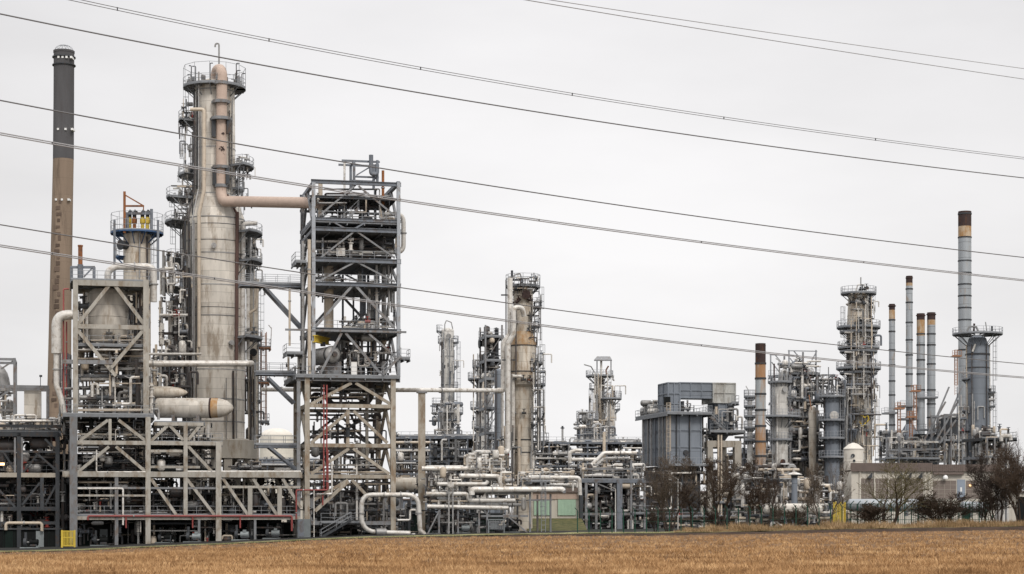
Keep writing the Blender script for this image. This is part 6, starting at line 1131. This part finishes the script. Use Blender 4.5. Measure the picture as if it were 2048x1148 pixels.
# ================================================================ right hand building
YB = 270; k = YB / FPX
def bx_(x0, x1, y0, y1): return P(x0, 0, YB).x, P(x1, 0, YB).x, P(0, y1, YB).z, P(0, y0, YB).z
bl = thing('control_building', 'long flat roofed beige building with brown roof band and brown panels, right', 'building', P(1850, 1040, YB))
x0, x1, z0, z1 = bx_(1703, 1990, 943, 1050); part(bl, 'wall', 'building_wall', lambda m: m.box(x0, x1, YB, YB + 5, z0, z1))
def ribs(m, x0, x1, z0, z1, y, step=.28): m.box(x0, x1, y, y + .3, z0, z1); [m.box(x0 + i * step, x0 + i * step + .09, y - .05, y + .01, z0, z1) for i in range(int((x1 - x0) / step))]
for a_, b_, y0, y1, mt in ((1701, 1864, 926, 943, 'building_roof'), (1864.5, 1930, 929, 943, 'building_roof'), (1930.5, 1992, 929, 943, 'building_roof')):
    X0, X1, Z0, Z1 = bx_(a_, b_, y0, y1); part(bl, 'roof_band', mt, lambda m: ribs(m, X0, X1, Z0, Z1, YB - .35))
part(bl, 'roof', 'yard', lambda m: m.box(x0, x1, YB - .02, YB + 5.3, z1, z1 + .25))
for a_, b_, y0 in ((1722, 1748, 957), (1750, 1776, 957), (1777, 1804, 957), (1808, 1846, 957), (1866, 1912, 961), (1932, 1985, 961)):
    X0, X1, Z0, Z1 = bx_(a_, b_, y0, 997); p_ = part(bl, 'wall_panel', 'building_panel', lambda m: m.box(X0, X1, YB - .06, YB + .1, Z0, Z1))
    def gr(m): [m.box(X0 + (X1 - X0) * i / 4 - .03, X0 + (X1 - X0) * i / 4 + .03, YB - .09, YB - .055, Z0, Z1) for i in range(1, 4)]; [m.box(X0, X1, YB - .095, YB - .056, Z0 + (Z1 - Z0) * i / 4 - .03, Z0 + (Z1 - Z0) * i / 4 + .03) for i in range(1, 4)]
    part(p_, 'grid', 'panel_line', gr)
for x in (1720, 1749, 1776.5, 1806, 1850, 1858): X0, X1, Z0, Z1 = bx_(x - 1.6, x + 1.6, 943, 1003); part(bl, 'pilaster', 'building_wall', lambda m: m.box(X0, X1, YB - .2, YB + .05, Z0, Z1))
for x in (1816, 1838, 1738, 1798): X0, X1, Z0, Z1 = bx_(x - 5, x + 5, 946, 956); part(bl, 'louvre_hood', 'steel_dark', lambda m: m.poly([(X0, YB - .05, Z0), (X1, YB - .05, Z0), (X1, YB - .05, Z1)], (0, -.7, 0)))
X0, X1, Z0, Z1 = bx_(1914, 1930, 959, 1000); dd_ = part(bl, 'door', 'door_blue', lambda m: m.box(X0, X1, YB - .08, YB + .1, Z0, Z1)); part(dd_, 'window', 'lamp_white', lambda m: m.box((X0 + X1) / 2 - .12, (X0 + X1) / 2 + .12, YB - .1, YB - .078, Z0 + 1.2, Z0 + 1.8))
X0, X1, Z0, Z1 = bx_(1866, 1926, 945, 949); part(bl, 'canopy', 'building_roof', lambda m: m.box(X0, X1, YB - .6, YB - .005, Z0, Z1)); q = P(1891, 955, YB - .6); part(bl, 'wall_lamp', 'lamp_white', lambda m: m.lathe(q, [(.35, -.2), (.38, 0), (.25, .25), (.05, .35)], 14)); q = P(1941, 971, YB - .3); part(bl, 'wall_lamp', 'lamp_lit', lambda m: m.box(q.x - .12, q.x + .12, q.y, q.y + .2, q.z - .1, q.z + .12))
wt = Tower('white_tank', 'cream upright tank with a shallow cone roof beside the long building', 'tank', 1707, 281, [(898, 19.5), (1045, 20)], 'tank_cream', head=False, ridge=1.6, n=48)
part(wt.root, 'cone_roof', 'tank_cream', lambda m: m.lathe((wt.x, wt.y, 0), [(20.3 * wt.k, wt.z(899)), (20.3 * wt.k, wt.z(897.5)), (10 * wt.k, wt.z(888.5)), (2 * wt.k, wt.z(885.5))], 48)); wt.nozzle(1703, 912, 3, 'steel_dark', .15); wt.nozzle(1705, 922, 2, 'steel_dark', .15); wt.nozzle(1701, 914, 2, 'pipe_grey', .15)
mt_ = Tower('mushroom_vent', 'blue grey vent with a wide white mushroom cap before the open structure', 'vent', 1589, 262, [(955, 6), (1010, 6)], 'cladding_blue', head=False, ridge=0, n=20)
part(mt_.root, 'cap', 'pipe_white', lambda m: m.lathe((mt_.x, mt_.y, 0), [(15 * mt_.k, mt_.z(950)), (15.5 * mt_.k, mt_.z(949)), (9 * mt_.k, mt_.z(946)), (2 * mt_.k, mt_.z(944))], 28)); part(mt_.root, 'neck', 'steel_dark', lambda m: m.lathe((mt_.x, mt_.y, 0), [(6.2 * mt_.k, mt_.z(956)), (7.5 * mt_.k, mt_.z(950.5))], 20))
hdrum('long low white tank behind the bare hedge, left of the yellow panel', 1532, 1640, 1018, 11, 255, 'tank_cream'); hdrum('long pale grey tank lying in front of the long building', 1700, 1850, 1010, 12, 258, 'stack_steel'); hdrum('short pale grey tank lying under the right of the long building', 1925, 1975, 1014, 11, 258, 'stack_steel')
G10 = Grid(1480, 268)
for i, (x0, x1, y0, y1, n, nm, pl, md) in enumerate(((1484, 1580, 960, 1030, 84, 'under the rusty stack', 'mix', 'HUZVTB'), (1600, 1688, 950, 1030, 84, 'left of the cream tank', 'mix', 'HUZVTB'), (1486, 1600, 930, 965, 60, 'behind the mushroom vent', 'mix', 'HUZVTB'), (1484, 1690, 1030, 1058, 60, 'low behind the hedge', 'dark', 'HUZVTB'))): pipework(G10, (x0, x1, y0, y1), n, f'low pipes and supports {nm}', 270 + i, (-2, 8), (.06, .25), pl, modes=md, valves=.4)
for i, (x, y0, y1, w_, nm) in enumerate(((1231, 978, 1066, 1.8, 'left of the big bare tree'), (1356, 958, 1062, 1.8, 'between the two left bare trees'), (1421, 966, 1030, 1.6, 'by the furnace walkway'))):
    a = P(x, y1, 236); rt = thing('lamp_post', f'thin white lamp post {nm}', 'lamp post', a, 'thin lamp posts along the field edge'); part(rt, 'pole', 'pipe_white', lambda m: m.cyl(a, P(x, y0, 236), .09, .06)); part(rt, 'lamp_arm', 'pipe_grey', lambda m: m.bar(P(x, y0, 236), P(x - 12, y0 - 6 if i != 2 else y0 + 10, 236), .1))
# ================================================================ fence, yellow panel
fx = [1688 + i * 13.5 for i in range(23)]; fn = thing('security_fence', 'dark green mesh security fence with bent post tops before the long building', 'fence', (P(1700, 1050, 232).x, 232, gz(P(1700, 1050, 232).x, 232)))
def fz(x, Y): q = P(x, 0, Y); return gz(q.x, Y)
for i, x in enumerate(fx):
    q = P(x, 0, 232); g = fz(x, 232); part(fn, 'fence_post', 'fence_green', lambda m: (m.bar((q.x, 232, g - .2), (q.x, 232, g + 2.9), .1), m.bar((q.x, 232, g + 2.9), (q.x + .35, 231.8, g + 3.3), .08)))
def mesh(m):
    a, b = P(fx[0], 0, 232).x, P(fx[-1], 0, 232).x; n = int((b - a) / .22); g = fz(1850, 232)
    for i in range(n): x = a + (b - a) * i / n; m.bar((x, 232.05, g + .1), (x, 232.05, g + 2.8), .035)
    for z in (.1, .9, 1.9, 2.8): m.bar((a, 232.05, g + z), (b, 232.05, g + z), .06)
part(fn, 'mesh_panel', 'fence_green', mesh)
f2 = thing('perimeter_fence', 'thin dark post and wire fence along the field edge, centre right', 'fence', (P(1160, 0, 216).x, 216, fz(1160, 216)))
for i in range(24):
    x = 1155 + i * 23; q = P(x, 0, 216); g = fz(x, 216); part(f2, 'fence_post', 'fence_green', lambda m: (m.bar((q.x, 216, g - .2), (q.x, 216, g + 2.6), .09), m.bar((q.x, 216, g + 2.6), (q.x - .3, 215.8, g + 2.95), .06)))
for z in (.4, 1.3, 2.4): part(f2, 'wire', 'fence_green', lambda m: m.tube([(P(x, 0, 216).x, 216, fz(x, 216) + z) for x in range(1155, 1690, 20)], .018, 4))
f3 = thing('signal_panel', 'bright yellow slatted panel standing at the fence left of the long building', 'panel', (P(1680, 0, 230).x, 230, fz(1680, 230)))
a, b = P(1667, 0, 230).x, P(1690, 0, 230).x; g = fz(1680, 230); zt = P(0, 1004, 230).z
for x in (a, b): part(f3, 'upright', 'yellow_paint', lambda m: m.bar((x, 230, g - .2), (x, 230, zt), .14))
for i in range(7): part(f3, 'slat', 'yellow_paint', lambda m: m.box(a + (b - a) * i / 7 + .02, a + (b - a) * (i + 1) / 7 - .04, 230, 230.05, g + .15, zt - .1 + .2 * math.sin(i * 2.1)))
f4 = thing('fence_gate', 'solid dark green gate leaf in the fence beside the big right bush', 'gate', (P(1935, 0, 229).x, 229, fz(1935, 229))); X0, X1 = P(1924, 0, 229).x, P(1938, 0, 229).x; part(f4, 'leaf', 'fence_green', lambda m: m.box(X0, X1, 229, 229.08, g + .1, g + 2.4)); part(f4, 'gate_post', 'fence_green', lambda m: m.bar((X1 + .1, 229, g - .1), (X1 + .1, 229, g + 2.8), .14))
# ================================================================ trees and bushes
TR = [(1338, 1066, 226, 150, 108, 1, 'biggest bare bush like tree before the furnace', 4, 'twig_red', .8), (1385, 1062, 228, 95, 50, 2, 'slender bare tree just right of the biggest one', 1, 'twig', .5),
      (1446, 1062, 226, 145, 62, 3, 'dark leaning bare tree before the concrete portal', 2, 'twig', .8), (1530, 1060, 224, 150, 66, 4, 'bare tree with two dark trunks below the rusty stack', 2, 'twig', .9), (1500, 1060, 224, 92, 44, 5, 'small dark bare tree left of the two trunked one', 1, 'twig', .5),
      (1590, 1056, 222, 52, 56, 6, 'low reddish bush before the white tank', 5, 'twig_red', .5), (1648, 1060, 222, 132, 74, 7, 'dark forked bare tree left of the yellow panel', 3, 'twig_red', .8), (1778, 1056, 222, 138, 104, 8, 'pale bare tree with an open fan of branches before the long building', 3, 'twig_green', .2),
      (1740, 1052, 224, 52, 50, 9, 'small dark bush at the green fence', 6, 'twig', .5), (1890, 1052, 222, 74, 92, 10, 'round dense brown bush left of the dark gate', 9, 'twig', 1.0), (1998, 1062, 220, 150, 88, 11, 'dark tall thicket tree in the right corner', 5, 'bark', 1.3), (2040, 1060, 219, 165, 90, 12, 'tall bare tree cut by the right edge of the photo', 4, 'twig', 1.3), (1965, 1054, 224, 90, 50, 13, 'thin bare bush left of the right corner thicket', 4, 'twig', .5), (1425, 1058, 230, 44, 40, 14, 'low scrub under the leaning bare tree', 5, 'twig', .35), (1560, 1056, 226, 62, 34, 15, 'scrubby sapling between the two trunked tree and red bush', 3, 'twig', .3), (1310, 1060, 232, 60, 40, 16, 'low brown scrub left of the biggest bare tree', 5, 'twig_red', .4)]
for cx, yb, Y, h, w_, sd_0, lab, st, tw, dn in TR:
    g = fz(cx, Y); yb = HY - (g - EYE) * FPX / Y
    bare_tree(cx, yb, Y, h + (yb - 1060) * .6, w_, sd_0 * 13 + 1, lab, 'bare_tree' if h > 80 else 'bare_bush', 'tree' if h > 80 else 'bush', st, 'bare trees and bushes along the field edge', tw, dn, lean=.25 if sd_0 == 3 else 0, low=.26 if st > 2 else .3)
for i, (cx, h, w_) in enumerate(((2036, 70, 60), (2062, 90, 60), (2010, 34, 40), (1775, 24, 40), (1792, 20, 30), (890, 30, 50), (925, 36, 50))):
    g = P(cx, 935 if i > 2 else 960, 430); yd_ = 430 if i < 5 else 520; yb_ = HY - (fz(cx, yd_) - EYE) * FPX / yd_; bare_tree(cx, yb_, yd_, h + yb_ - (940 if i < 3 else 915), w_, 300 + i, ['faint bare tree behind the far right platform', 'faint bare tree at the far right edge', 'low faint tree under the far right platform', 'tiny bare tree left of the shortest thin stack', 'tiny bare tree right of the ringed column', 'tiny hazy tree right of the white pillar', 'tiny hazy tree before the slim dark tower'][i], 'distant_tree', 'tree', 2, 'faint distant trees', 'twig', .35)
# ================================================================ power lines in front
def wire(name, label, pts, r, mt, group=None, inv=(1 / 118, 1 / 185), twin=0):
    pts = sorted(pts); X = np.array([p[0] for p in pts], float); Yp = np.array([p[1] for p in pts], float); c = np.polyfit(X, Yp, 2 if len(pts) < 6 else 3)
    lo, hi = X[0] - 40, X[-1] + 40; xs = np.concatenate([[lo - 900, lo - 450], np.linspace(lo, hi, 60), [hi + 500, hi + 1100]]); rt = thing(name, label, 'cable', (0, 0, 0), group); ww = []
    for x in xs:
        iy = inv[0] + (inv[1] - inv[0]) * x / 2048; xx = min(max(x, lo), hi); ww.append(P(x, float(np.polyval(c, xx) + np.polyval(np.polyder(c), xx) * (x - xx)), 1 / iy))
    off = V(0, 0, 0); rt.location = ww[0]; ORG[rt.name] = ww[0].copy()
    for s_ in ((-1, 1) if twin else (0,)):
        part(rt, 'conductor' if twin else 'wire', mt, lambda m: m.tube([p + V(0, 0, s_ * twin) for p in ww], r, 6, bend=0.01))
    if twin:
        for i in range(6, 60, 9): part(rt, 'spacer', 'steel_dark', lambda m: m.bar(ww[i] - V(0, 0, twin * 1.3), ww[i] + V(0, 0, twin * 1.3), .07))
    return rt
WG = 'power line cables crossing the sky'
wire('power_cable', 'twin power cable crossing highest across the middle sky', [(140, -2), (538, 80), (640, 97), (1024, 172), (1230, 202), (1640, 262), (2048, 317)], .024, 'cable', WG, twin=.085)
wire('power_cable', 'second power cable from the top, passing over the main column top', [(0, 28), (320, 91), (640, 151), (1024, 217), (1500, 286), (2048, 356)], .048, 'cable', WG)
wire('power_cable', 'third power cable, passing across the main column shaft', [(0, 201), (320, 259), (640, 317), (800, 343), (1400, 433), (2048, 515)], .045, 'cable', WG)
wire('power_cable', 'paler twin cable just below the third one, meeting the lattice tower top', [(0, 268), (320, 322), (620, 371), (800, 403), (1200, 457), (1600, 508), (2048, 561)], .040, 'cable_light', WG, twin=.06)
wire('power_cable', 'thin power cable crossing the big chimney low down', [(0, 449), (240, 489), (580, 541), (800, 575), (1090, 617), (1660, 688), (2048, 728)], .038, 'cable', WG)
wire('power_cable', 'lowest paler twin cable, ending over the right edge of the picture', [(0, 491), (220, 526), (800, 611), (1100, 653), (1500, 702), (2048, 755)], .036, 'cable_light', WG, twin=.055)
wire('power_cable', 'faint wire in the top right corner, upper of the two', [(1100, 0), (1400, 44), (1700, 89), (2048, 137)], .030, 'cable_light', WG, inv=(1 / 100, 1 / 190))
wire('power_cable', 'faint wire in the top right corner, lower of the two', [(1040, -2), (1400, 57), (1700, 106), (2048, 158)], .032, 'cable_light', WG, inv=(1 / 100, 1 / 190))
print('objects', len(bpy.data.objects))
